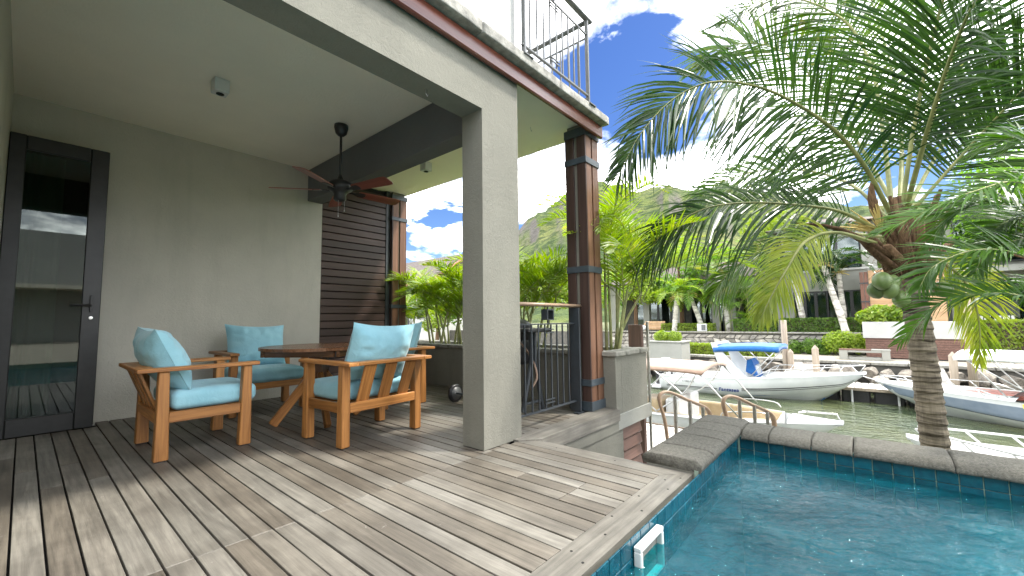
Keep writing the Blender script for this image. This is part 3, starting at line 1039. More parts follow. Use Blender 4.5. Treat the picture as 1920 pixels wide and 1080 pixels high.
# water: a real wavy sheet
q = MB()
NX, NYv = 300, 260
rows = []
for i in range(NX + 1):
    x = .55 + (PX - .55) * i / NX
    row = []
    for j in range(NYv + 1):
        y = PY - 2.6 * j / NYv
        u, v = x * .80 + y * .60, x * .60 - y * .80
        h = .006 * noise.noise(V((x * 3.1, y * 4, 1.3))) + .0105 * noise.noise(V((u * 8.5 + 1.5 * noise.noise(V((x * 3, y * 3, 9))), v * 3.4, 5.1))) * (.55 + .9 * noise.noise(V((x * 1.3, y * 1.3, 4)))) + .0030 * noise.noise(V((u * 21, v * 9, 2.1)))
        row.append((x, y, PZ + h))
    rows.append(row)
q.grid(rows)
w = q.build('pool_water', 'poolwater', None, True, fix=False)
tag(w, 'rippling turquoise pool water', None, kind='structure')
w2 = MB().grid([[(x, y, PZ - .002) for y in (PY - 2.6, -4.6)] for x in (-3.5, PX)])
w2.grid([[(x, y, PZ - .002) for y in (PY, PY - 2.6)] for x in (-3.5, .55)])
w2 = tag(w2.build('pool_water', 'poolwater', None), 'rippling turquoise pool water outside the frame', None, kind='structure')

# ================================================================== PLANTER
pl = thing('planter', 'taupe rendered planter wall with grey capstones and palms growing in it', 'planter', (4.3, 3.5, 0))
q = MB()
q.box(3.95, 4.08, 1.985, 6.4, -1.9, .532)
q.box(4.082, 4.74, 1.985, 2.12, -.203, .532)
q.box(4.61, 4.74, 2.122, 6.4, -.23, .532)
q.build('wall', 'plaster', pl)
cub('soil', pl, 4.082, 4.608, 2.122, 6.4, .30, .47, 'soil')
for i, (a, b) in enumerate(((3.925, 4.165), (4.17, 4.50), (4.505, 4.77))):
    rough_block('capstone', pl, a + .002, b - .002, 1.955, 2.155, .534, .585, 'cap', .003, seed=i * 2.2)
for i in range(7):
    rough_block('capstone', pl, 3.925, 4.125, 2.16 + i * .6, 2.156 + (i + 1) * .6, .534, .585, 'cap', .003, seed=9 + i * 2.2)
    rough_block('capstone', pl, 4.565, 4.77, 2.16 + i * .6, 2.156 + (i + 1) * .6, .534, .585, 'cap', .003, seed=39 + i * 2.2)
board('cladding_board', pl, (3.945, 1.973, -.125), (4.76, 1.973, -.125), .15, .022, 'far_wall', (0, -1, 0), .003)
for i in range(8):
    zz = -.272 - i * .125
    board('shiplap_board', pl, (4.085, 2.02, zz), (4.56, 2.02, zz), .118, .05, 'shiplap', (0, -1, .25), .010)
cub('backing', pl, 4.10, 4.55, 2.06, 2.10, -1.4, -.21, 'void')

# ================================================================== CHAIRS AND TABLE
def pillow(w, h, t, seed, n=26):
    q = MB(); ix = {}
    def pt(u, v, s):
        x = w / 2 * u * (1 - .075 * (1 - v * v))
        y = h / 2 * v * (1 - .11 * (1 - u * u))
        e = max(0.0, (1 - abs(u) ** 2.4) * (1 - abs(v) ** 2.4))
        z = t / 2 * e ** .52
        p = V((x * 6, y * 6, s * .7 + seed))
        wr = noise.noise(p) * .014 + noise.noise(p * 3.1) * .009
        rim = max(abs(u), abs(v))
        fold = math.sin((u * 17 if abs(v) > abs(u) else v * 15) + seed + 3 * noise.noise(p)) * .011 * max(0, rim - .35) * (1 - rim) * 4
        cornerf = math.sin(math.atan2(1 - abs(v), 1 - abs(u) + 1e-4) * 9 + seed) * .007 * max(0, abs(u) * abs(v) - .25) * min(1, e * 6)
        z += (wr + fold + cornerf) * min(1, e * 4)
        return (x, y, s * max(z, .001))
    for s in (1, -1):
        P = [[pt(-1 + 2 * i / n, -1 + 2 * j / n, s) for j in range(n + 1)] for i in range(n + 1)]
        q.grid(P if s > 0 else P[::-1])
    return q
def seat_cushion(seed, wrinkle):
    def fn(p):
        k = V((p.x * 5 + seed, p.y * 5, p.z * 5))
        d = noise.noise(k) * .008
        if wrinkle and p.x > .05:
            d += math.sin(p.y * 42 + p.x * 26 + p.z * 30 + 4 * noise.noise(k)) * .0055 * min(1, (p.x - .05) * 4)
        dome = .016 * (1 - (p.x / .31) ** 2) * (1 - (p.y / .31) ** 2) if p.z > 0 else 0
        return p + p.normalized() * d + V((0, 0, dome))
    return rbox(.268, .318, .068, .05, 22, fn)
def make_chair(label, seed, wrinkle=False):
    c = thing('armchair', label, 'armchair', group='teak armchairs around the table')
    for sx, sy in ((1, 1), (1, -1), (-1, 1), (-1, -1)):
        x, y = sx * .250, sy * .340
        board('leg', c, (x - sx * .004, y, .006), (x, y, .598), .076, .066, 'teak', (0, sy, 0), .005, taper=(.080, .058))
        cub('foot_pad', c, x - .03, x + .03, y - .025, y + .025, .0005, .0065, 'black')
    # seat rails
    board('rail', c, (.272, -.306, .285), (.272, .306, .285), .072, .028, 'teak', (1, 0, 0))
    board('rail', c, (-.268, -.306, .285), (-.268, .306, .285), .072, .028, 'teak', (1, 0, 0))
    for s in (1, -1):
        board('rail', c, (-.214, s * .345, .285), (.214, s * .345, .285), .072, .03, 'teak', (0, 1, 0))
    for k in range(4):
        board('seat_slat', c, (-.253, -.21 + k * .14, .305), (.257, -.21 + k * .14, .305), .07, .018, 'teak', (0, 0, 1))
    # arms with the back board between them
    for s in (1, -1):
        board('armrest', c, (-.395, s * .352, .613), (.325, s * .352, .613), .084, .027, 'teak', (0, 0, 1), .004)
    board('back_board', c, (-.345, -.308, .613), (-.345, .308, .613), .10, .027, 'teak', (0, 0, 1), .004)
    for k in (-1, 0, 1):
        board('back_slat', c, (-.228, k * .19, .252), (-.362, k * .19, .598), .105, .018, 'teak', (1, 0, .43), .004)
    q = seat_cushion(seed, wrinkle)
    q.build('seat_cushion', 'cushion', c, True, mw=Matrix.Translation((.072, 0, .385)))
    return c
def put_pillow(label, M4, seed, w=.60, h=.50, t=.25):
    q = pillow(w, h, t, seed)
    o = q.build('pillow', 'cushion', None, True, mw=M4)
    tag(o, label, 'pillow', 'sky blue back pillows')
chairs = [
    ((.89, 4.01), 0.0, 'teak armchair nearest the glass door, seen side on with its blue seat', 1.0, False),
    ((1.705, 5.02), R(-90), 'teak armchair against the grey wall, with a wrinkled blue seat', 2.0, True),
    ((1.885, 3.245), R(94.3), 'teak armchair with its slatted back turned to the pool', 3.0, False),
    ((2.735, 4.24), R(180), 'teak armchair half hidden at the far side of the table, by the slat screen', 4.0, False)]
pill = ['plump blue pillow leaning back on the armchair nearest the glass door', 'blue pillow on the armchair standing against the grey wall',
        'blue pillow showing above the slatted chair back that faces the pool', 'blue pillow poking out behind another pillow, on the far armchair']
for i, ((cx, cy), rz, lab, seed, wr) in enumerate(chairs):
    c = make_chair(lab, seed, wr)
    mw = Matrix.Translation((cx, cy, 0)) @ Matrix.Rotation(rz, 4, 'Z')
    c.matrix_basis = mw
    tilt = [26, 18, 20, 24][i]
    # pillow local axes: x = width, y = height, z = thickness -> chair: width along Y, height up, facing +X
    base = Matrix(((0, 0, 1, 0), (1, 0, 0, 0), (0, 1, 0, 0), (0, 0, 0, 1)))
    loc = Matrix.Translation(([-.20, -.185, -.195, -.19][i], 0, [.672, .668, .675, .66][i]))
    roll = Matrix.Rotation(R([2, -2, 2, 6][i]), 4, 'X')
    put_pillow(pill[i], mw @ loc @ Matrix.Rotation(R(-tilt), 4, 'Y') @ roll @ base, 3.3 * i + 1)

tb = thing('table', 'round brown wooden table on splayed legs between the four armchairs', 'table', (1.85, 4.0, 0))
TX, TY, TZ = 1.85, 4.0, .70
for k in range(9):
    a0 = -.5 + k * (1.0 / 9) + .0015; a1 = -.5 + (k + 1) * (1.0 / 9) - .0015
    n = 8
    poly = []
    for i in range(n + 1):
        a = a0 + (a1 - a0) * i / n
        poly.append((a, -math.sqrt(max(.25 - a * a, 0.0009))))
    for i in range(n + 1):
        a = a1 + (a0 - a1) * i / n
        poly.append((a, math.sqrt(max(.25 - a * a, 0.0009))))
    q = MB().prism(poly, 2, -.013, .013)
    q.v = [(y, x, z) for x, y, z in q.v]
    q.build('top_plank', 'teak_dk', tb, mw=Matrix.Translation((TX, TY, TZ - .013)) @ Matrix.Rotation(R(38), 4, 'Z'))
for ang in (0, 90):
    m = Matrix.Rotation(R(ang + 38), 4, 'Z')
    for s in (-1, 1):
        p0 = m @ V((-.34 + .0305 * (ang == 90), s * .34, 0)); p1 = m @ V((.34 - .0305 * (ang == 90), s * .34, 0))
        board('apron', tb, (TX + p0.x, TY + p0.y, TZ - .055), (TX + p1.x, TY + p1.y, TZ - .055), .055, .03, 'teak_dk', tuple(m @ V((0, 1, 0))))
board('pedestal', tb, (TX, TY, .20), (TX, TY, TZ - .03), .13, .13, 'teak_dk', (0.8, .6, 0))
for k in range(4):
    a = R(168 + 90 * k)
    d = V((math.cos(a), math.sin(a), 0))
    board('leg', tb, (TX + d.x * .375, TY + d.y * .375, .014), (TX + d.x * .05, TY + d.y * .05, .44), .075, .05, 'teak', tuple(d.cross(V((0, 0, 1)))), .006)

# ================================================================== BARBECUE TROLLEY behind the column
bb = thing('barbecue_trolley', 'black barbecue trolley on wheels, mostly hidden behind the column', 'barbecue', (3.25, 3.05, 0))
for y in (2.52, 3.30):
    q = MB()
    q.tube([(3.10, y, .05), (3.24, y, .52), (3.24, y, .82)], .022, 8)
    q.tube([(3.42, y, .03), (3.30, y, .50), (3.30, y, .82)], .022, 8)
    q.tube([(3.12, y, .12), (3.40, y, .12)], .014, 8)
    q.build('leg', 'steel_dk', bb)
MB().box(3.08, 3.46, 2.42, 3.22, .80, .84, .008).build('shelf', 'black', bb)
q = rbox(.22, .27, .13, .09, 8)
q.v = [(a + 3.27, b + 2.93, c + .80) for a, b, c in q.v]
q.build('lid', 'black', bb, True)
q = rbox(.20, .26, .14, .05, 6)
q.v = [(a + 3.27, b + 2.93, c + .60) for a, b, c in q.v]
q.build('firebox', 'black', bb, True)
for y in (3.60,):
    q = MB()
    q.lathe([(.075, -.022), (.098, -.018), (.102, 0), (.098, .018), (.075, .022)], 22)
    q.v = [(3.22 + x, y + z, .105 + yy) for x, yy, z in q.v]
    wh = q.build('wheel', 'black', bb, True)
    MB().tube([(3.22, 3.3, .105), (3.22, 3.6, .105)], .012, 8).build('axle', 'steel_dk', bb)
    q = MB().lathe([(.072, -.026), (.074, 0), (.072, .026)], 20)
    q.v = [(3.22 + x, y + z, .105 + yy) for x, yy, z in q.v]
    q.build('hubcap', 'steel_gr', wh, True)
q = MB().tube(catmull([(3.24, 2.66, .70), (3.27, 2.6, .62), (3.28, 2.52, .5), (3.26, 2.47, .36), (3.2, 2.5, .25)], 14), .011, 8)
q.build('gas_hose', 'beigecloth', bb, True)
# ================================================================== PALMS
def frond(parent, pts, mat, n, L, w, r0, seed, start=.22, droop=.5, nrm=(0, 0, 1), vee=.25, segs=3, crease=True, petmat='petiole', sweep=(64, 22), upf=1.0):
    rg = random.Random(seed)
    m = n + 6
    P = catmull(pts, m)
    q = MB().tube(P[::2] if m > 40 else P, [max(.003, r0 * (1 - .88 * i / (len(P[::2]) - 1 if m > 40 else m - 1))) for i in range(len(P[::2]) if m > 40 else m)], 5, flat=.7)
    rach = q.build('frond', petmat, parent, True, fix=False)
    lf = MB()
    hint = V(nrm).normalized()
    k0 = int(start * m)
    g = V((0, 0, -1))
    for i in range(k0, m):
        T = (P[min(i + 1, m - 1)] - P[max(i - 1, 0)]).normalized()
        N = hint - T * hint.dot(T)
        if N.length < .15: N = T.orthogonal()
        N.normalize()
        Sd = T.cross(N)
        u = (i - k0) / max(1, m - 1 - k0)
        Lu = L * (.5 + .5 * math.sin(math.pi * min(1, .18 + u * .72))) * (1 - .62 * u ** 3)
        sw = R(sweep[0] + (sweep[1] - sweep[0]) * u ** 1.2)
        for sg in (-1, 1):
            if rg.random() < .03: continue
            a = sw + rg.gauss(0, .07)
            d = (T * math.cos(a) + Sd * sg * math.sin(a) + N * (vee + rg.gauss(0, .10))).normalized()
            ll = Lu * rg.uniform(.82, 1.08) * (upf if sg > 0 else 1.0)
            ww = w * (.65 + .35 * math.sin(math.pi * min(1, .25 + u * .6))) * rg.uniform(.85, 1.1)
            base = P[i] + T * rg.uniform(-.3, .3) * (ll * .02)
            dr = droop * rg.uniform(.6, 1.5)
            if rg.random() < .05: dr *= 2.4
            p = base.copy(); rings = []
            W = (T - d * T.dot(d)).normalized()
            W = (W + N * rg.gauss(0, .35)).normalized()
            prof = (.55, 1.0, .82, .5, .04) if segs == 4 else (.6, 1.0, .68, .03) if segs == 3 else (.8, 1.0, .03)
            for s in range(segs + 1):
                Wn = (W - d * W.dot(d)).normalized() * (ww * .5 * prof[s])
                if crease:
                    nn = d.cross(Wn).normalized() * (ww * .16 * prof[s])
                    rings.append((p - Wn + nn, p, p + Wn + nn))
                else:
                    rings.append((p - Wn, p + Wn))
                p = p + d * (ll / segs)
                d = (d + g * dr / segs).normalized()
            c = 3 if crease else 2
            vs = [x for rr in rings for x in rr]
            fs = []
            for s in range(segs):
                for j in range(c - 1):
                    b = s * c + j
                    fs.append((b, b + 1, b + c + 1, b + c))
            lf.add(vs, fs)
    o = lf.build('leaflets', mat, rach, False, fix=False)
    o['kind'] = 'stuff'
    return rach

coco = thing('coconut_palm', 'tall coconut palm with ringed trunk and green nuts, rising behind the pool coping', 'palm tree', (6.05, -.45, -1.7))  # whole palm scaled up about the camera, baked into the coordinates below
# ringed trunk
tp = catmull([(6.20, -.50, -1.75), (6.08, -.47, -.9), (5.99, -.44, -.2), (5.96, -.415, .5), (5.955, -.38, 1.15), (5.945, -.355, 1.43)], 170)
q = MB()
rows = []
for i, p in enumerate(tp):
    e = i / 169
    rad = .116 - .016 * min(1, e * 1.2) + .05 * max(0, .12 - e) * 8
    ring = (i % 5) / 5
    rad += .012 * (1 - ring) ** 1.5 - .004
    row = []
    for j in range(20):
        a = 2 * math.pi * j / 20
        k = rad * (1 + .05 * noise.noise(V((math.cos(a) * 2, math.sin(a) * 2, p.z * 7))) + .02 * noise.noise(V((math.cos(a) * 7, math.sin(a) * 7, p.z * 25))))
        row.append((p.x + k * math.cos(a), p.y + k * math.sin(a), p.z + .012 * noise.noise(V((a * 2, i // 5, 3)))))
    row.append(row[0])
    rows.append(row)
q.grid(rows)
q.build('trunk', 'bark', coco, False)
FR = {  # midribs traced from image pixels at guessed depths
 'F1': ([(5.82,-0.26,1.96),(5.48,-0.09,2.40),(5.15,0.10,2.71),(4.79,0.33,2.91),(4.40,0.61,3.06),(3.95,0.92,3.05),(3.65,1.18,2.87),(3.37,1.39,2.51),(3.21,1.53,2.13)], 'frond', 132, 1.37, 0.028, (-.85,-.15,.12), .16, .62, 0.10),
 'F2': ([(5.89,-0.34,1.98),(5.82,-0.47,2.78),(5.68,-0.60,3.40),(5.47,-0.72,3.87),(5.04,-0.82,4.14),(4.74,-0.92,4.31)], 'frond', 98, 1.26, 0.028, (-.85,.1,-.2), .16, .35, 0.16),
 'F3': ([(5.91,-0.27,2.06),(6.38,-0.27,3.04),(6.62,-0.23,3.94),(6.66,-0.04,4.65),(6.38,0.37,5.02),(6.02,0.78,5.02),(5.72,1.18,4.73)], 'frond_b', 109, 1.35, 0.031, (-.75,0,.4), .12, .55, 0.15),
 'F4': ([(5.78,-0.20,1.76),(5.48,0.13,2.00),(5.28,0.47,2.10),(5.07,0.92,2.17),(4.77,1.28,2.11),(4.59,1.63,1.90),(4.46,1.93,1.53)], 'frond', 103, 1.31, 0.026, (-.7,-.15,.5), .1, 1.1, 0.14),
 'F5': ([(5.96,-0.45,2.04),(6.01,-0.77,2.45),(5.92,-1.02,2.75),(5.69,-1.22,2.96),(5.47,-1.42,3.09)], 'frond', 90, 1.14, 0.026, (-.85,.15,.1), .14, .45, 0.16),
 'F6': ([(5.89,-0.23,1.94),(6.18,0.03,2.43),(6.36,0.43,2.75),(6.29,0.94,2.87),(6.06,1.45,2.74),(5.89,1.79,2.40)], 'frond_b', 94, 1.30, 0.028, (-.7,-.1,.5), .1, .9, 0.15),
 'F7': ([(5.58,-0.11,1.66),(4.98,0.18,1.72),(4.56,0.38,1.60),(4.34,0.50,1.36),(4.20,0.62,1.10),(4.12,0.70,0.90)], 'frond_y', 120, 0.46, 0.017, (-.9,-.1,.05), .10, .9, 0.24),
 'F8': ([(6.09,-0.47,1.83),(6.76,-0.82,2.10),(7.50,-1.26,2.16),(8.07,-1.69,1.90),(8.29,-1.92,1.50)], 'frond', 81, 1.04, 0.028, (-.7,.1,.6), .12, .8, 0.14),
 'F10': ([(6.04,-0.41,2.08),(6.63,-0.78,2.85),(7.30,-1.21,3.59),(7.82,-1.66,4.06),(8.21,-2.12,4.19)], 'frond', 90, 1.32, 0.029, (-.8,.2,.1), .14, .5, 0.15),
 'F11': ([(6.04,-0.31,2.07),(6.53,-0.03,3.09),(6.86,0.34,4.14),(6.94,0.81,4.87),(6.84,1.35,5.09),(6.55,1.75,4.74)], 'frond_b', 103, 1.45, 0.032, (-.75,0,.4), .12, .55, 0.15),
 'F12': ([(5.94,-0.45,1.53),(6.04,-0.67,1.40),(6.08,-0.80,1.16),(6.11,-0.84,0.82),(6.13,-0.82,0.45)], 'frond_y', 80, 0.48, 0.015, (-.9,.1,.05), .14, .8, 0.10),
 'F13': ([(5.96,-0.33,2.03),(6.70,-0.44,3.04),(7.33,-0.44,4.27),(7.70,-0.34,5.29),(7.92,-0.28,6.30)], 'frond_b', 75, 1.43, 0.032, (-.85,.05,0), .14, .45, 0.15),
 'F14': ([(5.92,-0.38,2.04),(5.34,-0.55,2.69),(4.84,-0.68,3.11),(4.36,-0.80,3.32),(4.10,-0.95,3.43)], 'frond', 90, 1.01, 0.025, (-.7,.1,.3), .14, .5, 0.20),
 'F15': ([(5.85,-0.23,1.74),(6.18,0.28,1.91),(6.28,0.85,1.86),(6.19,1.35,1.57),(6.11,1.63,1.18)], 'frond_b', 78, 1.04, 0.028, (-.6,0,.6), .12, 1.1, 0.15)}
for i, (k, (pts, mt, n, L, w, nr, vee, dr, st)) in enumerate(FR.items()):
    frond(coco, pts, mt, n, L, w, .027, 100 + i, st, dr, nr, vee, 4 if k in ('F1', 'F2', 'F4', 'F14') else 3, sweep=(50, 14) if k in ('F7', 'F12') else (64, 22), upf={'F1': .62, 'F4': .6, 'F6': .6, 'F15': .7}.get(k, 1.0))
# old sheaths, dead stalks, flower strands and nuts round the crown
cx, cy, cz = 5.945, -.355, 1.42
for i in range(11):
    a = i * 2.4 + .3
    d = V((math.cos(a), math.sin(a), 0))
    p0 = V((cx, cy, cz - .06)) + d * .115
    ln = .42 + .16 * math.sin(i * 5.1)
    q = MB().tube([p0, p0 + d * .06 + V((0, 0, ln * .45)), p0 + d * (.19 + .07 * math.sin(i)) + V((0, 0, ln))], [.10, .07, .035], 7, flat=.42)
    q.build('sheath', 'sheath', coco, True)
for i in range(16):
    a = i * 2.05 + 1.0
    d = V((math.cos(a), math.sin(a), 0))
    p0 = V((cx, cy, cz + .02 + .02 * (i % 4))) + d * .09
    ln = .5 + .2 * math.sin(i * 3.7)
    MB().tube(catmull([p0, p0 + d * .07 + V((0, 0, ln * .4)), p0 + d * .2 + V((0, 0, ln))], 5), [.05, .042, .034, .028, .02], 6, flat=.5).build('petiole_stub', 'petiole' if i % 3 == 0 else 'sheath', coco, True)
q = MB()
rg = random.Random(15)
for i in range(90):
    a = rg.uniform(0, 6.28); d = V((math.cos(a), math.sin(a), 0))
    p0 = V((cx, cy, cz + rg.uniform(-.08, .35))) + d * rg.uniform(.11, .16)
    q.tube([p0, p0 + d * rg.uniform(.02, .09) + V((rg.gauss(0, .03), rg.gauss(0, .03), rg.uniform(-.16, .06))), p0 + d * rg.uniform(.03, .14) + V((rg.gauss(0, .05), rg.gauss(0, .05), rg.uniform(-.3, .05)))], [.004, .003, .0015], 4)
q.build('fibre', 'sheath', coco)['kind'] = 'stuff'
q = MB().tube([(cx, cy, cz - .10), (cx, cy, cz + .12), (cx - .02, cy + .02, cz + .45), (cx - .03, cy + .03, cz + .75)], [.135, .15, .11, .04], 12)
q.build('crownshaft', 'sheath', coco, True)
q = MB().tube(catmull([(5.82,-0.24,1.50), (5.51,-0.04,1.67), (5.20,0.17,1.79), (4.97,0.35,1.82), (4.83,0.47,1.83)], 9), [0.074, 0.057, 0.046, 0.041, 0.034, 0.030, 0.024, 0.016, 0.007], 7, flat=.55)
q.build('dead_stalk', 'sheath', coco, True)
q = MB().tube(catmull([(5.82,-0.26,1.39), (5.65,-0.11,1.56), (5.48,0.00,1.70)], 6), [0.054, 0.054, 0.051, 0.046, 0.041, 0.030], 7, flat=.6)
q.build('dead_stalk', 'sheath', coco, True)
for pts in ([(5.85,-0.23,1.74), (5.71,-0.14,1.97), (5.62,-0.11,2.17), (5.58,-0.13,2.34)], [(5.99,-0.51,1.60), (6.11,-0.65,1.86), (6.15,-0.74,2.06)]):
    q = MB().tube(catmull(pts, 6), [.016, .04, .048, .042, .025, .004], 7, flat=.6)
    q.build('spathe', 'sheath', coco, True)
q = MB()
rg = random.Random(5)
for i in range(36):
    b = V((5.77, -.17, 1.77)); d = V((rg.uniform(-.9, .1), rg.uniform(-.1, .8), rg.uniform(.3, .9))).normalized()
    L = rg.uniform(.2, .43)
    q.tube([b, b + d * L * .5, b + d * L + V((0, 0, -.04))], [.007, .008, .004], 4)
q.build('flower_strands', 'flower', coco)['kind'] = 'stuff'
for i, (x, y, z, s) in enumerate([(5.58,-0.14,1.27,0.083), (5.66,-0.19,1.18,0.078), (5.72,-0.21,1.25,0.076), (5.66,-0.09,1.18,0.076), (5.78,-0.28,1.09,0.076), (5.82,-0.17,1.20,0.074), (6.02,-0.60,1.18,0.076)]):
    q = MB().lathe([(.02 * s / .07, -s * 1.15)] + [(s * math.cos(t), s * 1.15 * math.sin(t)) for t in [R(a) for a in range(-60, 75, 15)]] + [(.012, s * 1.18)], 14)
    q.build('coconut', 'coconut', coco, True, mw=Matrix.Translation((x, y, z)) @ Euler((.5 * math.sin(i * 3), .5 * math.cos(i * 2), i)).to_matrix().to_4x4())

# areca palm at the right, its crown entering the frame
ar = thing('areca_palm', 'bright green areca palm whose feathery fronds reach in beside the coconut trunk', 'palm', (3.9, -1.25, -1.4))
RR = [  # frond lines mostly from image pixels, set at an assumed depth
 [(3.75,-1.15,1.0),(3.58,-0.86,1.37),(3.40,-0.68,1.61),(3.29,-0.47,1.58),(3.27,-0.28,1.50),(3.24,-0.08,1.40)],
 [(3.75,-1.1,.7),(3.59,-0.84,1.06),(3.42,-0.65,1.23),(3.33,-0.47,1.27),(3.25,-0.30,1.19),(3.21,-0.23,1.07)],
 [(3.85,-1.2,.9),(3.77,-0.91,1.24),(3.74,-0.75,1.50),(3.73,-0.59,1.59),(3.73,-0.43,1.52),(3.72,-0.32,1.33)],
 [(3.7,-1.15,.5),(3.46,-0.81,0.83),(3.29,-0.63,1.00),(3.28,-0.47,1.03),(3.28,-0.31,0.98),(3.30,-0.14,0.77)],
 [(3.95,-1.2,.5),(3.95,-0.93,0.88),(3.82,-0.80,1.19),(3.84,-0.70,1.33),(3.87,-0.57,1.32)],
 [(3.85,-1.2,1.2),(3.71,-0.89,1.62),(3.74,-0.80,1.90),(3.77,-0.69,1.97),(3.80,-0.55,1.89)],
 [(3.9,-1.25,.9),(4.0,-1.0,1.3),(4.05,-.85,1.5),(4.0,-.7,1.5),(3.95,-.6,1.38)],
 [(3.9,-1.25,.6),(4.1,-1.05,.95),(4.2,-.9,1.1),(4.2,-.78,1.05)]]
RR += [[tuple(a + b for a, b in zip(p, o)) for p in RR[k]] for k, o in ((0, (.45, -.3, .15)), (1, (.5, -.28, .1)), (5, (.4, -.2, .1)))]
for i, pts in enumerate(RR):
    frond(ar, pts, 'areca_n', 66, .32, .014, .011, 300 + i, .24, .6, (-.4, -.3, .85), .28, 3, False, 'cane')
for i in range(5):
    a = i * 1.3
    b = V((3.9 + .15 * math.cos(a), -1.3 + .15 * math.sin(a), -1.5))
    MB().tube([b, b + V((.02, .02, 1.2)), b + V((-.05 + .05 * math.cos(a), .1, 2.3))], [.03, .027, .02], 8).build('cane', 'cane', ar, True)

def areca_clump(label, base, stems, seed, mat='areca', spread=.35, tall=1.3, flen=1.0, per=4, lean=(0, 0)):
    rg = random.Random(seed)
    t = thing('areca_palm', label, 'palm', base)
    for s in range(stems):
        a = rg.uniform(0, 6.28)
        b = V(base) + V((rg.uniform(-.09, .09), rg.uniform(-spread, spread), -.05))
        h = tall * rg.uniform(.45, 1.0)
        top = b + V((lean[0] * h + .18 * h * math.cos(a), lean[1] * h + .3 * h * math.sin(a), h))
        mid = (b + top) / 2 + V((0, 0, .08 * h))
        MB().tube(catmull([b, mid, top], 6), [.020, .018, .017, .015, .013, .009], 7).build('cane', 'cane', t, True)
        for k in range(per):
            az = a + k * 2.4 + rg.uniform(-.5, .5)
            el = R(rg.uniform(48, 82)) if k else R(84)
            L = flen * rg.uniform(.75, 1.15)
            d = V((math.cos(az), math.sin(az), 0))
            p0 = top - V((0, 0, rg.uniform(0, .25) * h * .6))
            pts = [p0]
            p = p0.copy(); e = el
            for j in range(5):
                p = p + (d * math.cos(e) + V((0, 0, math.sin(e)))) * L / 5
                e -= R(rg.uniform(15, 30))
                pts.append(p)
            frond(t, pts, mat, 30, .34 * flen ** .5, .021, .009, seed * 97 + s * 11 + k, .2, .5, tuple(V((0, 0, 1)) + d * .0), .35, 2, False, 'cane', (58, 24))
    return t
areca_clump('yellow-green areca palm in the planter between slat screen and column', (4.34, 5.05, .47), 10, 11, tall=.95, flen=.95)
areca_clump('leafy areca palm in the planter seen between column and clad post', (4.36, 3.30, .47), 8, 12, tall=1.0, flen=1.0, spread=.5)
areca_clump('sunlit areca palm at the planter corner, arching over its capstones', (4.47, 2.27, .47), 7, 13, tall=1.5, flen=1.3, spread=.10, lean=(.26, -.16))
areca_clump('areca palm nearest the far clad post, at the back of the planter', (4.42, 6.2, .47), 6, 14, tall=.8, flen=.9, spread=.25)

# ================================================================== STEPS: HANDRAILS, JETTY
def handrail(label, x, y):
    h = thing('handrail', label, 'handrail', (x, y, -1.0))
    # flat wooden rail that curls down at its near end, on steel stanchions
    pts = catmull([(x - .03, y + .03, -.50), (x - .05, y + .05, -.22), (x - .09, y + .09, .02), (x - .05, y + .07, .09), (x + .05, y + .01, .085), (x + .25, y - .10, -.01), (x + .47, y - .21, -.11), (x + .55, y - .25, -.19), (x + .57, y - .26, -.36)], 30)
    MB().tube(pts, .030, 8, flat=.6).build('rail', 'railwood', h, True)
    for f, zt in ((.06, .05), (.25, -.03), (.42, -.11)):
        px, py = x + f, y - f * .52
        MB().box(px - .016, px + .016, py - .016, py + .016, -1.05, zt, .002).build('stanchion', 'steel', h)
    return h
handrail('wooden handrail on steel stanchions by the planter, nearer the terrace', 4.72, 1.72)
handrail('wooden handrail on steel stanchions rising behind the coping corner', 4.86, 1.10)
jet = thing('jetty', 'bleached timber jetty below the terrace', None, (6, 2.5, -1.1), kind='structure')
for i in range(34):
    y0 = .2 + i * .125
    MB().box(5.0, 8.05, y0, y0 + .115, -1.17, -1.13 + rng.uniform(-.003, .003), .004).build('plank', 'palewood', jet)
board('fascia', jet, (8.08, .2, -1.26), (8.08, 4.45, -1.26), .3, .05, 'brown_tone', (1, 0, 0))
for y in (.5, 2.4, 4.2):
    MB().lathe([(.11, -2.6), (.11, -1.0), (.09, -.98)], 12, (8.2, y, 0)).build('pile', 'piling', jet, True)
gp = thing('timber_gate_post', 'short brown timber panel with a pale steel edge behind the planter palms', 'panel', (5.4, 2.4, -1.1))
board('panel', gp, (5.4, 2.40, -1.1), (5.4, 2.40, .84), .22, .05, 'shiplap', (-1, .3, 0))
MB().box(5.34, 5.37, 2.20, 2.23, -1.1, .88, .003).build('edge_post', 'steel', gp)

# ================================================================== CANAL, BANKS, GROUND
WZ = -1.8
def sheet(name, pts, mat, label, kind='structure'):
    o = MB().add(pts, [tuple(range(len(pts)))]).build(name, mat, None)
    return tag(o, label, None, kind=kind)
sheet('canal_water', [(3.3, -120, WZ), (21.5, -120, WZ), (21.5, 140, WZ), (3.3, 140, WZ)], 'canal', 'murky green canal water')
sheet('ground', [(-2500, -2500, -2.6), (3500, -2500, -2.6), (3500, 3500, -2.6), (-2500, 3500, -2.6)], 'ground', 'ground reaching the horizon')
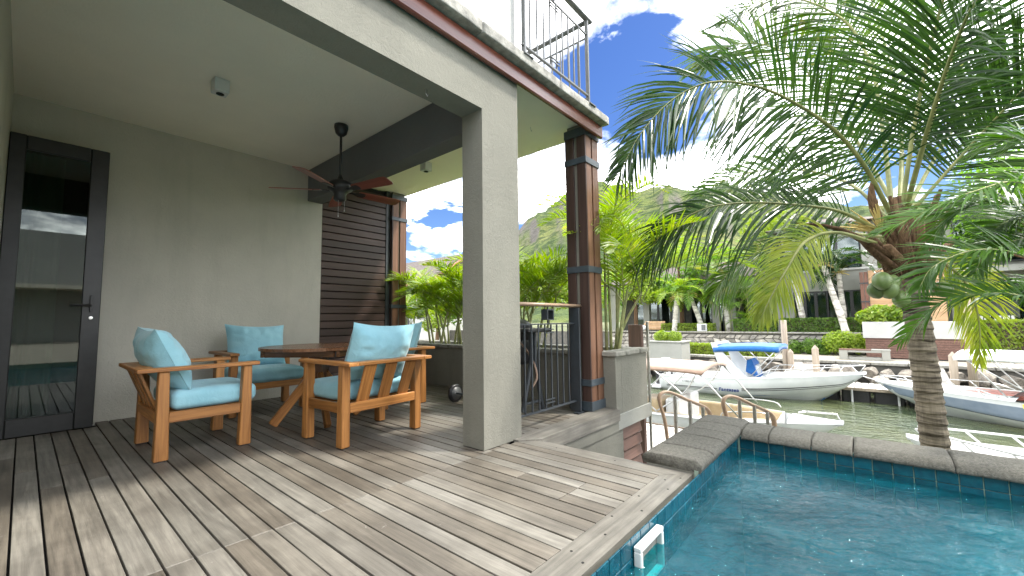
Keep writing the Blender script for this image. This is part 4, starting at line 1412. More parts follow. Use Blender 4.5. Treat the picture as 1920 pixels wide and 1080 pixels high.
# far bank: path and gardens
BK = -.80
q = MB().box(20.35, 24.0, -60, 90, -2.6, BK)
tag(q.build('path', 'paver', None), 'sandy paved canal path on the far bank', None, kind='structure')
q = MB().box(24.3, 400, -300, 400, -2.6, 0.02)
tag(q.build('garden_ground', 'ground', None), 'raised gardens behind the retaining wall', None, kind='structure')
quay = thing('quay_wall', 'low stone quay wall with pale coping above the boulders on the far bank', 'wall', (20.2, 2, BK))
cub('wall', quay, 20.02, 20.34, -14, 34, -2.6, BK - .05, 'mortar')
for i in range(36):
    y0 = -12 + i * 1.0
    rough_block('coping_stone', quay, 19.93, 20.42, y0 + .01, y0 + .985, BK - .048, BK + .05, 'cap', .008, seed=i * 1.9)
rg = random.Random(21)
bm_cache = []
def rock_mesh(seed):
    import bmesh
    rr = random.Random(seed)
    bm = bmesh.new()
    bmesh.ops.create_icosphere(bm, subdivisions=3, radius=1)
    planes = [(V((rr.gauss(0, 1), rr.gauss(0, 1), rr.gauss(0, 1))).normalized(), rr.uniform(.46, .74)) for _ in range(11)]
    for v in bm.verts:
        p = v.co
        for n, d in planes:
            k = p.dot(n)
            if k > d: p = p - n * (k - d)
        v.co = p + noise.noise_vector(p * 2.2 + V((seed, 0, 0))) * .05
    me = D.meshes.new('boulder')
    bm.to_mesh(me); bm.free()
    me.materials.append(M['rock'])
    return me
rocks = [rock_mesh(i) for i in range(8)]
def put_rock(x, y, z, s):
    mw = Matrix.Translation((x, y, z)) @ Euler((rg.uniform(0, 6), rg.uniform(0, 6), rg.uniform(0, 6))).to_matrix().to_4x4() @ Matrix.Diagonal((s * rg.uniform(.85, 1.25), s * rg.uniform(.8, 1.2), s * rg.uniform(.7, 1.0), 1))
    o = inst('boulder', rocks[rg.randrange(8)], None, mw)
    tag(o, 'rough grey-brown boulder in the bank below the quay wall', 'boulder', 'boulders along the far bank')
y = -7.0
while y < 10.5:
    s = rg.uniform(.30, .46)
    put_rock(19.72 + rg.uniform(-.05, .08), y, BK - .36 + rg.uniform(-.05, .05), s)
    y += s * 1.55
y = -7.0
while y < 10.5:
    s = rg.uniform(.30, .50)
    put_rock(19.42 + rg.uniform(-.08, .08), y, WZ + .28 + rg.uniform(-.05, .08), s)
    y += s * 1.5
y = -6.5
while y < 10:
    s = rg.uniform(.16, .26)
    put_rock(19.15 + rg.uniform(-.05, .1), y, WZ + .06, s)
    y += s * 3.2
# retaining wall of irregular stones
rw = thing('retaining_wall', 'grey rubble-stone retaining wall below the far gardens', 'wall', (24.1, 4, BK))
cub('core', rw, 24.06, 24.3, -14, 40, BK - .2, .12, 'mortar')
ny, nz = 38, 4
gx = {}
for i in range(ny + 1):
    for j in range(nz + 1):
        gx[i, j] = (-.6 + i * .34 + (rg.uniform(-.11, .11) if 0 < i < ny else 0) + (.17 if j % 2 else 0), BK + .02 + j * .205 + (rg.uniform(-.05, .05) if 0 < j < nz else 0))
for i in range(ny):
    for j in range(nz):
        pg = [gx[i, j], gx[i + 1, j], gx[i + 1, j + 1], gx[i, j + 1]]
        cxx = sum(p[0] for p in pg) / 4; czz = sum(p[1] for p in pg) / 4
        out = []
        for k in range(4):
            a, b = pg[k], pg[(k + 1) % 4]
            out.append((cxx + (a[0] - cxx) * .88, czz + (a[1] - czz) * .86))
            out.append((cxx + ((a[0] + b[0]) / 2 - cxx) * .97, czz + ((a[1] + b[1]) / 2 - czz) * .95))
        dpt = rg.uniform(.025, .06)
        n = len(out)
        vs = [(24.07, a, b) for a, b in out] + [(24.06 - dpt, cxx + (a - cxx) * .86, czz + (b - czz) * .84) for a, b in out]
        fs = [(k, (k + 1) % n, (k + 1) % n + n, k + n) for k in range(n)] + [tuple(range(n, 2 * n))]
        MB().add(vs, fs).build('stone', 'wallstone', rw)
for i in range(24):
    y0 = -2 + i * .62
    rough_block('capping_stone', rw, 23.95, 24.36, y0 + .008, y0 + .61, .122, .19, 'cap', .006, seed=i * 2.7)

# ================================================================== LEAF MASSES
def leaves(q, n, size, pick, seed, up=.3):
    rr = random.Random(seed)
    for _ in range(n):
        p, nr = pick(rr)
        d = (nr + V((rr.gauss(0, .7), rr.gauss(0, .7), rr.gauss(0, .7) + up))).normalized()
        t = d.orthogonal().normalized()
        t = Matrix.Rotation(rr.uniform(0, 6.28), 3, d) @ t
        b = d.cross(t)
        s = size * rr.uniform(.6, 1.3)
        q.add([p - t * s, p - b * s * .42, p + t * s, p + b * s * .42], [(0, 1, 2, 3)])
def box_pick(x0, x1, y0, y1, z0, z1):
    def f(rr):
        k = rr.random()
        x, y, z = rr.uniform(x0, x1), rr.uniform(y0, y1), rr.uniform(z0, z1)
        bump = .06 * noise.noise(V((x * 1.7, y * 1.7, z * 2)))
        if k < .5: return V((x0 + bump - rr.random() * -.12, y, z)), V((-1, 0, 0))
        if k < .85: return V((x, y, z1 + bump - rr.random() * .1)), V((0, 0, 1))
        return V((x, y0 if k < .93 else y1, z)), V((0, -1 if k < .93 else 1, 0))
    return f
def blob_pick(blobs, shell=.35):
    tot = [b[3] ** 2 for b in blobs]
    def f(rr):
        b = rr.choices(blobs, tot)[0]
        d = V((rr.gauss(0, 1), rr.gauss(0, 1), rr.gauss(0, 1))).normalized()
        r = b[3] * (1 - shell * rr.random() ** 1.6) * (1 + .22 * noise.noise(d * 2.3 + V(b[:3])))
        return V(b[:3]) + V((d.x * r, d.y * r, d.z * r * (b[4] if len(b) > 4 else 1))), d
    return f
def hedge(label, x0, x1, y0, y1, z0, z1, mat='hedge', n=2600, size=.055, seed=1):
    h = thing('hedge', label, 'hedge', ((x0 + x1) / 2, (y0 + y1) / 2, z0))
    cub('twigs', h, x0 + .12, x1 - .1, y0 + .1, y1 - .1, z0, z1 - .12, 'soil')
    q = MB()
    leaves(q, n, size, box_pick(x0, x1, y0, y1, z0, z1), seed)
    o = q.build('foliage', mat, h, fix=False); o['kind'] = 'stuff'
    return h
def shrub(label, blobs, mat, n, size, seed, name='shrub', cat='shrub'):
    b0 = blobs[0]
    h = thing(name, label, cat, (b0[0], b0[1], b0[2] - b0[3]))
    q = MB()
    for b in blobs:
        for k in range(3):
            q.tube([(b[0], b[1] + .05 * k, b[2] - b[3]), (b[0] + b[3] * .4 * (k - 1), b[1] + b[3] * .3 * (1 - k), b[2] + b[3] * .3)], [.03, .012], 5)
    q.build('stem', 'soil', h)
    q = MB()
    leaves(q, n, size, blob_pick(blobs, .6), seed)
    o = q.build('foliage', mat, h, fix=False); o['kind'] = 'stuff'
    return h
hedge('clipped green hedge below the far villa windows, on the stone wall', 24.4, 25.3, .25, 3.25, .15, .86, n=3600, seed=1)
hedge('clipped hedge on the stone wall left of the timber piling', 24.4, 25.2, 3.5, 5.4, .15, .84, n=2200, seed=2)
hedge('low bright hedge along the quay, right of the grey planter box', 20.9, 21.7, 3.2, 6.8, BK, BK + .52, 'lime', 3600, .055, 3)
hedge('tall bright hedge at the right, behind the white boat canopy', 23.0, 24.4, -6.4, -3.0, BK, .72, 'lime', 4200, .07, 4)
hedge('green hedge on the terrace edge by the outdoor sofa', 24.5, 25.4, 6.5, 9.3, .1, .62, 'lime', 2600, .06, 5)
shrub('rounded lime-green bush at the foot of the leaning palm', [(23.4, 1.12, -.22, .48, 1.0), (23.4, .85, -.1, .4)], 'lime', 2400, .06, 6)
shrub('paler lime bush beside the timber planter', [(23.5, .38, -.25, .36, 1.2)], 'lime', 1300, .06, 7)
shrub('dull green spreading bush left of the lime bush', [(23.5, 2.0, -.42, .42, .9), (23.5, 2.6, -.5, .34), (23.5, 1.6, -.5, .35)], 'hedge', 2600, .06, 8)
shrub('small low bush right of the low quay hedge', [(23.4, 3.5, -.55, .26), (23.4, 3.9, -.58, .24)], 'lime', 1200, .05, 9)

# ================================================================== FAR BANK FURNITURE
wb = thing('planter_box', 'pale grey square planter box with a bush, on the quay above the boulders', 'planter', (19.3, 7.0, -1.0))
cub('box', wb, 18.75, 19.9, 6.25, 7.75, -1.05, -.16, 'far_wall', .01)
cub('rim', wb, 18.70, 19.95, 6.20, 7.80, -.158, -.10, 'far_wall', .01)
cub('post', wb, 19.0, 19.2, 6.6, 6.8, -2.6, -1.06, 'mortar')
shrub('leafy bush growing in the pale grey planter box', [(19.3, 7.3, .08, .36, .8), (19.3, 6.75, .06, .36, .8)], 'lime', 2600, .05, 10)
bn = thing('bench', 'grey concrete bench with a timber top on the canal path', 'bench', (21.5, .15, BK))
for ya, yb in ((-.60, -.36), (.66, .93)):
    cub('leg', bn, 21.3, 21.8, ya, yb, BK, -.42, 'far_wall', .01)
cub('beam', bn, 21.3, 21.8, -.358, .658, -.50, -.42, 'far_wall', .008)
cub('plinth', bn, 21.36, 21.74, -.358, .658, BK, BK + .12, 'far_wall', .008)
for i in range(4):
    board('slat', bn, (21.34 + i * .12, -.05, -.40), (21.34 + i * .12, .93, -.40), .105, .035, 'shiplap')
cub('block', bn, 21.29, 21.81, -.62, -.06, -.418, -.375, 'far_wall', .008)
tp_ = thing('timber_planter', 'long white planter with brown timber cladding beneath, behind the coconut trunk', 'planter', (22.8, -1.2, BK))
cub('box', tp_, 22.5, 23.4, -2.75, .16, .02, .68, 'white_wall', .01)
i = 0
zz = BK + .04
while zz < -.02:
    for ya, yb in ((-2.7, -1.27), (-1.26, .10)):
        MB().box(22.54, 22.58, ya, yb, zz, zz + .083, .006).build('slat', 'shiplap', tp_)
    zz += .092
cub('backing', tp_, 22.585, 23.3, -2.7, .10, BK, .018, 'void')
shrub('pale yellow-green leafy plant overflowing the white planter', [(22.9, -.4, .95, .48, .9), (22.9, -1.0, 1.0, .42), (22.9, .05, .85, .3)], 'areca', 1500, .11, 12)
def piling(label, x, y, z1, r=.10, sq=True):
    o = MB()
    if sq:
        o.box(x - r, x + r, y - r, y + r, -2.8, z1 - .14, .01)
        o.add([(x - r, y - r, z1 - .139), (x + r, y - r, z1 - .139), (x + r, y + r, z1 - .139), (x - r, y + r, z1 - .139), (x - r * .3, y, z1), (x + r * .3, y, z1)], [(0, 1, 5, 4), (2, 3, 4, 5), (1, 2, 5), (3, 0, 4)])
    else:
        o.lathe([(r * 1.1, -2.8), (r, z1 - .02), (r * .8, z1)], 12, (x, y, 0))
    tag(o.build('piling', 'piling', None, not sq), label, 'piling')
piling('tall round timber piling behind the blue boat canopy', 19.0, 2.45, .80, .10, False)
piling('short pointed timber piling right of the tall round one', 18.9, 2.28, -.28, .09)
piling('short pointed timber piling beside the sloping gangway', 19.0, 1.52, -.12, .10)
piling('tall timber piling behind the white boat canopy', 19.0, -2.38, 2.3, .10, False)
piling('leaning timber post by the white canopy boat', 18.7, -1.95, -.2, .09)
def gangway(label, y0, y1, x0=17.3, x1=20.0):
    g = thing('gangway', label, 'gangway', (x0, y0, -1.3))
    n = 16
    for i in range(n):
        a = i / n
        x = x0 + (x1 - x0) * a; z = -1.32 + (BK + 1.30) * a
        MB().box(x, x + (x1 - x0) / n - .02, y0, y1, z - .03, z, .003).build('plank', 'palewood', g)
gangway('timber gangway sloping down behind the bow of the boat named in blue', 1.6, 2.4)
gangway('timber gangway sloping down behind the coconut trunk', -1.85, -1.1)
fd = thing('floating_dock', 'floating dock of grey planks on black floats between two boats', 'dock', (17.9, .4, WZ))
for i in range(24):
    MB().box(17.35, 18.7, -1.6 + i * .17, -1.6 + i * .17 + .155, -1.40, -1.355, .004).build('plank', 'palewood', fd)
for i in range(5):
    MB().box(17.42, 18.6, -1.55 + i * .8, -1.55 + i * .8 + .72, WZ - .2, -1.42, .04).build('float', 'black', fd)
board('edge', fd, (17.33, -1.6, -1.40), (17.33, 2.45, -1.40), .09, .03, 'piling', (1, 0, 0))
for yy in (-.6, .5):
    MB().tube([(17.30, yy, -1.42), (17.28, yy, WZ - .1)], .03, 6).build('fender', 'white', fd)
eb = thing('meter_box', 'small white utility box on the stone wall by the far palms', 'box', (24.6, 7.0, .2))
cub('cabinet', eb, 24.45, 24.8, 6.75, 7.25, .19, .60, 'white', .01)
cub('door', eb, 24.44, 24.449, 6.80, 7.02, .24, .55, 'steel_gr')
so = thing('outdoor_sofa', 'wooden outdoor sofa with pale cushions on the far terrace', 'sofa', (25.5, 9.9, .02))
for yy in (9.25, 10.6):
    cub('arm', so, 25.2, 25.9, yy - .04, yy + .04, .02, .62, 'clad', .01)
for k in range(4):
    board('back_slat', so, (25.2, 9.3, .34 + k * .12), (25.2, 10.55, .34 + k * .12), .1, .03, 'clad', (1, 0, 0))
cub('seat', so, 25.24, 25.9, 9.3, 10.55, .22, .32, 'clad', .01)
q = rbox(.3, .6, .07, .05, 6); q.v = [(a + 25.57, b + 9.92, c + .40) for a, b, c in q.v]
q.build('cushion', 'whitecloth', so, True)
sp = MB().lathe([(.02, -.16)] + [(.17 * math.cos(R(a)), .17 * math.sin(R(a))) for a in range(-75, 90, 15)] + [(.01, .17)], 16, (24.5, 10.35, .36))
tag(sp.build('globe', 'white', None, True), 'white globe lamp beside the outdoor sofa', 'globe lamp')
def lounge(label, x, y, rz):
    c = thing('garden_chair', label, 'chair', (x, y, .02), rz, group='white plastic garden chairs')
    mw = Matrix.Translation((x, y, .02)) @ Matrix.Rotation(rz, 4, 'Z')
    MB().box(-.25, .25, -.27, .27, .36, .40, .01).build('seat', 'white', c, mw=mw)
    for k in range(5):
        MB().box(-.27, -.24, -.26 + k * .115, -.26 + k * .115 + .08, .42, .85, .006).build('back_slat', 'white', c, mw=mw)
    for sx in (-1, 1):
        for sy in (-1, 1):
            MB().tube([(sx * .22, sy * .25, .37), (sx * .27, sy * .28, 0)], .02, 6).build('leg', 'white', c, mw=mw)
    for sy in (-1, 1):
        MB().box(-.25, .25, sy * .28 - .03, sy * .28 + .03, .58, .61, .008).build('armrest', 'white', c, mw=mw)
lounge('white garden chair at the far right terrace, left of its twin', 26.0, -3.55, 2.6)
lounge('white garden chair at the far right terrace, right of its twin', 26.0, -4.25, 2.9)
# ================================================================== BOATS
def boat_root(name, label, loc, rz):
    t = thing(name, label, 'boat', loc, rz)
    return t, Matrix.Translation(V(loc)) @ Matrix.Rotation(rz, 4, 'Z')
def hull(root, mw, L, B, f0, f1, mats, tf, floor, boot=None, keel=.32, tmax=None, bow_full=2.3, seatmat=None):
    """L along +x from the stern; f0,f1 sheer height at stern and bow; mats=(hull, deck); tf = where the foredeck starts."""
    N = 40
    def half(t):
        k = .90 + .10 * min(1, t * 3)
        return B / 2 * k if t < .42 else B / 2 * max(0.0, 1 - ((t - .42) / .58) ** bow_full) ** .9
    def sheer(t): return f0 + (f1 - f0) * t ** 1.9
    def kz(t): return -keel + (sheer(t) + keel) * max(0, (t - .74) / .26) ** 2.1
    def xx(t, z): return L * (t * .90 if t < 1 else .9) + L * .10 * t ** 3 * max(0, min(1, (z + keel) / (f1 + keel)))
    rows = []
    ZT = []
    for i in range(N + 1):
        t = i / N
        b, s, k = half(t), sheer(t), kz(t)
        c = b * (.84 - .5 * max(0, t - .5)); zc = max(k, .02 + (s - .02) * .52 * max(0, (t - .35) / .65) ** 1.6)
        zc = min(zc, s)
        pts = [(b, s), (b * .985, s - .03), (b * .97 + c * .03, s * .8 + zc * .2), (b * .8 + c * .2, s * .55 + zc * .45), (b * .6 + c * .4, s * .28 + zc * .72), (c, zc), (c * .55, zc * .45 + k * .55), (0, k)]
        full = [(-y, z) for y, z in pts] + [(y, z) for y, z in pts[-2::-1]]
        rows.append([(xx(t, z), y, z) for y, z in full])
        ZT.append((t, b, s))
    q = MB().grid(rows)
    n = len(rows[0])
    q.f.append(tuple(range(n))); q.m.append(0)
    h = q.build('hull', mats[0], root, True, mw=mw)
    # deck, gunwale, cockpit
    q = MB()
    gw = .13
    tm = tmax or tf
    for sgn in (1, -1):
        g = []
        for i in range(N + 1):
            t, b, s = ZT[i]
            x = xx(t, s)
            bi = max(b - gw, 0)
            if t <= tm:
                g.append([(x, sgn * b, s), (x, sgn * (b - .02), s + .025), (x, sgn * bi, s + .03), (x, sgn * max(bi - .03, 0), s - .05), (x, sgn * max(bi - .05, 0), floor), (x, 0, floor)])
        q.grid(g)
        g = []
        for i in range(N + 1):
            t, b, s = ZT[i]
            if t >= tm - 1e-6:
                x = xx(t, s)
                g.append([(x, sgn * b, s), (x, sgn * max(b - .02, 0), s + .025), (x, sgn * b * .6, s + .05), (x, 0, s + .065)])
        q.grid(g)
    i0 = min(range(N + 1), key=lambda i: abs(ZT[i][0] - tm) if ZT[i][0] <= tm + 1e-6 else 9)
    t, b, s = ZT[i0]; x = xx(t, s)
    q.add([(x, -b * .95, floor), (x, b * .95, floor), (x, b * .95, s + .03), (x, 0, s + .064), (x, -b * .95, s + .03)], [(0, 1, 2, 3, 4)])
    t, b, s = ZT[0]; x = xx(0, s)
    q.add([(x, -b + .02, floor), (x, b - .02, floor), (x, b - .02, s + .02), (x, -b + .02, s + .02)], [(0, 1, 2, 3)])
    q.build('deck', mats[1], root, True, mw=mw)
    def side(t, zf, off=.004, sgn=1):
        """Point on the topside at fraction zf between chine (0) and sheer (1)."""
        b, s, k = half(t), sheer(t), kz(t)
        c = b * (.84 - .5 * max(0, t - .5)); zc = min(s, max(k, .02 + (s - .02) * .52 * max(0, (t - .35) / .65) ** 1.6))
        z = zc + (s - zc) * zf
        P = [(s, b), (s - .03, b * .985), (s * .8 + zc * .2, b * .97 + c * .03), (s * .55 + zc * .45, b * .8 + c * .2), (s * .28 + zc * .72, b * .6 + c * .4), (zc, c)]
        y = c
        for (z1, y1), (z0, y0) in zip(P, P[1:]):
            if z0 - 1e-9 <= z <= z1 + 1e-9 and z1 > z0:
                y = y0 + (y1 - y0) * (z - z0) / (z1 - z0); break
        return V((xx(t, z), sgn * (y + off), z))
    return half, sheer, xx, side
def stripe(root, mw, side, t0, t1, za, zb, mat, name='stripe', off=.006, n=26):
    for sgn in (1, -1):
        rows = []
        for i in range(n + 1):
            t = t0 + (t1 - t0) * i / n
            a, b = (za(t) if callable(za) else za), (zb(t) if callable(zb) else zb)
            m = 8 if isinstance(za, float) and not callable(zb) and zb - za > .2 else 2
            rows.append([side(t, a + (b - a) * k / m, off, sgn) for k in range(m + 1)])
        MB().grid(rows).build(name, mat, root, True, mw=mw, fix=False)
def lettering(root, mw, text, size, mat, o, xdir, zdir, shear=0.0, spacing=1.0, jit=0.0, bold=0.0):
    cu = D.curves.new('lettering', 'FONT')
    cu.body = text; cu.size = size; cu.extrude = .0015; cu.shear = shear; cu.space_character = spacing; cu.offset = bold
    cu.align_x = 'CENTER'
    tmp = D.objects.new('lettering', cu); C.objects.link(tmp)
    bpy.context.view_layer.update()
    me = D.meshes.new_from_object(tmp.evaluated_get(bpy.context.evaluated_depsgraph_get()))
    D.objects.remove(tmp)
    if jit:
        for v in me.vertices:
            v.co.y += jit * math.sin(v.co.x / size * 4.1) + jit * .5 * math.sin(v.co.x / size * 9.0)
    me.materials.clear(); me.materials.append(M[mat])
    X, Z = V(xdir).normalized(), V(zdir).normalized()
    N = X.cross(Z)
    m = Matrix(((X.x, Z.x, N.x, o[0]), (X.y, Z.y, N.y, o[1]), (X.z, Z.z, N.z, o[2]), (0, 0, 0, 1)))
    return inst('lettering', me, root, mw @ m)
def tubes(name, root, mw, mat, paths, r, n=6):
    for p in paths:
        MB().tube(p, r, n).build(name, mat, root, True, mw=mw)
def canopy(root, mw, mat, x0, x1, hw, z, sag, slope=0.0, edge=.07, name='canopy'):
    rows = []
    for i in range(13):
        a = i / 12
        x = x0 + (x1 - x0) * a
        row = []
        for j in range(13):
            b = j / 12 * 2 - 1
            zz = z + slope * a + sag * (1 - b * b) * 1.0 - sag * .5 * (2 * a - 1) ** 2 + .008 * noise.noise(V((x * 2, b * 3, z)))
            row.append((x, b * hw, zz))
        rows.append(row)
    q = MB().grid(rows)
    for s in (0, 12):
        q.grid([[r[s], (r[s][0], r[s][1] * 1.01, r[s][2] - edge)] for r in rows])
    q.grid([[p, (p[0], p[1], p[2] - edge)] for p in rows[0]])
    q.grid([[p, (p[0], p[1], p[2] - edge)] for p in rows[-1]])
    o = q.build(name, mat, root, True, mw=mw)
    sol = o.modifiers.new('thick', 'SOLIDIFY'); sol.thickness = .012
    return o
def outboard(root, mw, x, y, z):
    q = rbox(.20, .16, .24, .09, 8)
    q.v = [(a + x - .22, b + y, c + z + .50) for a, b, c in q.v]
    o = q.build('outboard', 'gel', root, True, mw=mw)
    q = MB().box(x - .34, x - .14, y - .06, y + .06, z - .55, z + .28, .02)
    q.box(x - .42, x - .10, y - .012, y + .012, z - .70, z - .50, .006)
    q.box(x - .15, x + .02, y - .10, y + .10, z + .05, z + .28, .02)
    q.build('leg', 'black', o, mw=mw)

# --- the white boat with the blue canopy ---
b1, m1 = boat_root('motorboat', 'white motorboat with blue canopy and its name in blue script on the hull', (17.05, 6.25, WZ), R(-90.5))
hf, sh, xf, sd = hull(b1, m1, 6.15, 2.15, .54, .94, ('gel', 'gel'), .60, .28)
stripe(b1, m1, sd, .05, .375, .34, .39, 'black')
stripe(b1, m1, sd, .51, .97, .36, lambda t: .42 - .05 * (t - .6), 'black')
stripe(b1, m1, sd, .05, .375, .27, .295, 'black')
stripe(b1, m1, sd, .51, .97, .27, lambda t: .31 - .04 * (t - .6), 'black')
# blue bottom forward
rows = []
for sgn in (1, -1):
    rows = []
    for i in range(13):
        t = .52 + .40 * i / 12
        k = -.32 + (sh(t) + .32) * max(0, (t - .74) / .26) ** 2.1
        b = hf(t); c = b * (.84 - .5 * max(0, t - .5))
        z1 = min(.10 + .04 * i / 12, sh(t))
        zc = max(k, .02 + (sh(t) - .02) * .52 * max(0, (t - .35) / .65) ** 1.6)
        f = max(0, min(1, (z1 - k) / max(zc - k, .01)))
        if k > z1: f = 0
        rows.append([(xf(t, k), 0, k - .006), (xf(t, z1), sgn * (c * f + .008), k + (zc - k) * f)])
    MB().grid(rows).build('bottom_paint', 'bluepaint', b1, True, mw=m1, fix=False)
for sgn in (-1,):
    p = sd(.44, .34, .012, sgn)
    p2 = sd(.47, .34, .012, sgn); p1 = sd(.41, .34, .012, sgn)
    pu = sd(.44, .7, .012, sgn)
    lettering(b1, m1, 'Fantasea', .175, 'navy', (p.x, p.y, p.z - .06), (p2 - p1), (pu - p), .18, 1.06, .004, .004)
for sgn in (-1,):
    p = sd(.20, .72, .012, sgn); p2 = sd(.25, .72, .012, sgn); pu = sd(.20, .95, .012, sgn)
    lettering(b1, m1, 'C 1003 09 A', .085, 'steel_gr', (p.x, p.y, p.z - .03), (p2 - p), (pu - p))
# slanting white radar arch, canopy, windscreen, console
for sgn in (1, -1):
    q = MB().prism([(1.55, .50), (2.25, .50), (2.32, .56), (1.62, 1.38), (1.30, 1.76), (1.18, 1.76), (1.22, 1.62)], 1, sgn * .92 - .035, sgn * .92 + .035)
    q.v = [(x + .75, y, z + .06) for x, y, z in q.v]
    q.build('arch', 'gel', b1, mw=m1)
MB().box(1.92, 2.10, -.90, .90, 1.74, 1.82, .02).build('arch_beam', 'gel', b1, mw=m1)
canopy(b1, m1, 'bluecloth', 2.02, 4.0, .98, 1.70, .075, .06, .16)
tubes('canopy_frame', b1, m1, 'steel', [[(3.98, s * .95, 1.70), (3.05, s * .90, .62)] for s in (1, -1)] + [[(3.1, s * .95, 1.66), (3.5, s * .92, 1.15)] for s in (1, -1)], .018)
q = MB().box(2.85, 3.25, -.3, .35, .28, 1.05, .05); q.build('console', 'gel', b1, mw=m1)
q = MB().add([(2.90, -.42, .82), (3.28, -.42, .62), (3.10, -.42, 1.28), (2.95, -.42, 1.22), (2.90, .48, .82), (3.28, .48, .62), (3.10, .48, 1.28), (2.95, .48, 1.22)], [(0, 1, 2, 3), (7, 6, 5, 4), (1, 5, 6, 2), (0, 3, 7, 4), (3, 2, 6, 7)])
q.build('console_cover', 'bluecloth', b1, mw=m1)
MB().box(1.3, 2.0, -.7, .7, .28, .52, .05).build('seat', 'gel', b1, mw=m1)
def rails(root, mw, hf, sh, xf, t0, t1, h, mat='steel', n=6, inset=.1, r=.014):
    for sgn in (1, -1):
        top = []
        ps = []
        for i in range(n + 1):
            t = t0 + (t1 - t0) * i / n
            b = max(hf(t) - inset, .02)
            top.append(V((xf(t, sh(t)) + .10, sgn * b, sh(t) + .03 + h * min(1, i * .9 + .1))))
            ps.append([(xf(t, sh(t)) - .06, sgn * b, sh(t) + .02), top[-1]])
        tubes('guard_rail', root, mw, mat, [catmull(top, 18)] + ps[1:], r)
rails(b1, m1, hf, sh, xf, .56, .985, .24)
for yy in (-.38, .38):
    outboard(b1, m1, 0, yy, .35)
MB().box(-.5, .04, -.95, .95, .02, .12, .03).build('swim_platform', 'gel', b1, mw=m1)

# --- the cream-canopied boat in front ---
b2, m2 = boat_root('motorboat', 'white open motorboat with beige canopy and tan bow cushions', (10.30, 6.30, WZ), R(-90))
hf2, sh2, xf2, sd2 = hull(b2, m2, 5.85, 2.2, .58, .66, ('gel', 'gel'), .86, .25, tmax=.86)
stripe(b2, m2, sd2, .02, .96, 0.02, .32, 'brown_tone', 'lower_band')  # even brown band along the lower hull side
rows = []
for sgn in (1, -1):
    rows = []
    for i in range(17):
        t = .50 + .345 * i / 16
        b = max(hf2(t) - .15, .03); s = sh2(t); x = xf2(t, s)
        rows.append([(x, sgn * (b + .02), s + .035), (x, sgn * (b - .01), s + .045), (x, sgn * max(b - .05, .0), s - .02), (x, sgn * max(b - .07, 0), s - .24), (x, sgn * max(b - .40, 0), s - .26), (x, sgn * max(b - .44, 0), s - .42)])
    MB().grid(rows).build('bow_cushion', 'tan', b2, True, mw=m2)
q = rbox(.28, .42, .24, .08, 6); q.v = [(a + 2.35, b - .35, c + .62) for a, b, c in q.v]
q.build('seat', 'tan', b2, True, mw=m2)
q = rbox(.28, .9, .12, .06, 6); q.v = [(a + .5, b, c + .52) for a, b, c in q.v]
q.build('stern_seat', 'gel', b2, True, mw=m2)
MB().box(2.7, 3.0, -.75, -.1, .25, .92, .05).build('console', 'gel', b2, mw=m2)
MB().box(2.7, 3.0, .2, .75, .25, .92, .05).build('console', 'gel', b2, mw=m2)
canopy(b2, m2, 'beigecloth', 1.2, 3.6, 1.02, 1.60, .10, .03, .06)
for s in (1, -1):
    tubes('canopy_frame', b2, m2, 'steel', [catmull([(2.6, s * 1.02, .66), (2.1, s * 1.03, 1.05), (1.4, s * 1.0, 1.57)], 8), catmull([(2.6, s * 1.02, .66), (3.2, s * 1.03, 1.1), (3.5, s * 1.0, 1.58)], 8),
          catmull([(2.0, s * 1.02, .66), (2.5, s * 1.03, 1.2), (2.9, s * 1.0, 1.6)], 8), [(3.5, s * 1.0, 1.58), (4.25, s * .92, .72)]], .016)
MB().tube([(1.0, .6, .63), (1.0, .6, .75)], .02, 8).build('cleat', 'black', b2, mw=m2)
MB().tube([(1.7, -.98, .63), (1.7, -.98, .75)], .025, 8).build('rod_holder', 'black', b2, mw=m2)
tubes('anchor', b2, m2, 'steel', [[(5.2, .05, .81), (5.75, 0, .83), (5.82, 0, .66)], [(5.15, -.12, .81), (5.3, .12, .81)]], .018)
tubes('grab_rail', b2, m2, 'steel', [catmull([(3.9, s * .93, .70), (4.0, s * .91, .80), (4.6, s * .70, .83), (4.75, s * .62, .74)], 10) for s in (1, -1)], .012)
outboard(b2, m2, 0, 0, .35)

# --- the grey-blue boat at the right ---
b3, m3 = boat_root('motorboat', 'grey-blue and white motorboat with white canopy at the right, behind the coconut trunk', (15.35, -6.1, WZ), R(73))
hf3, sh3, xf3, sd3 = hull(b3, m3, 6.3, 2.3, .62, .72, ('gel', 'gel'), .56, .3)
stripe(b3, m3, sd3, .0, .975, .22, .80, 'gelgrey', 'hull_band')
stripe(b3, m3, sd3, .0, .90, .20, .225, 'black', 'pinstripe', .009)
p = sd3(.50, 1.0, .0, 1); p2 = sd3(.46, 1.0, .0, 1)
for sgn in (1,):
    o = sd3(.49, .88, .014, sgn); o1 = sd3(.52, .88, .014, sgn); o0 = sd3(.46, .88, .014, sgn); pu = sd3(.49, .98, .014, sgn)
    lettering(b3, m3, 'PPC 8652 08 16', .13, 'yellow', tuple(o - V((0, 0, .04))), (o0 - o1), (pu - o), 0, 1.0, 0, .006)
canopy(b3, m3, 'whitecloth', 1.9, 4.35, 1.05, 1.62, .12, .10, .10)
for s in (1, -1):
    tubes('canopy_frame', b3, m3, 'steel', [[(4.3, s * 1.0, 1.70), (2.9, s * .98, .68)], [(4.15, s * 1.0, 1.66), (3.5, s * 1.0, .72)], [(2.0, s * 1.0, 1.62), (3.0, s * .98, .70)], [(3.2, s * 1.02, 1.66), (2.7, s * 1.0, 1.25)], [(3.5, s * 1.02, 1.68), (2.9, s * 1.0, 1.15)]], .017)
q = rbox(.75, .50, .07, .05, 6); q.v = [(a + 4.0, b, c + .66) for a, b, c in q.v]
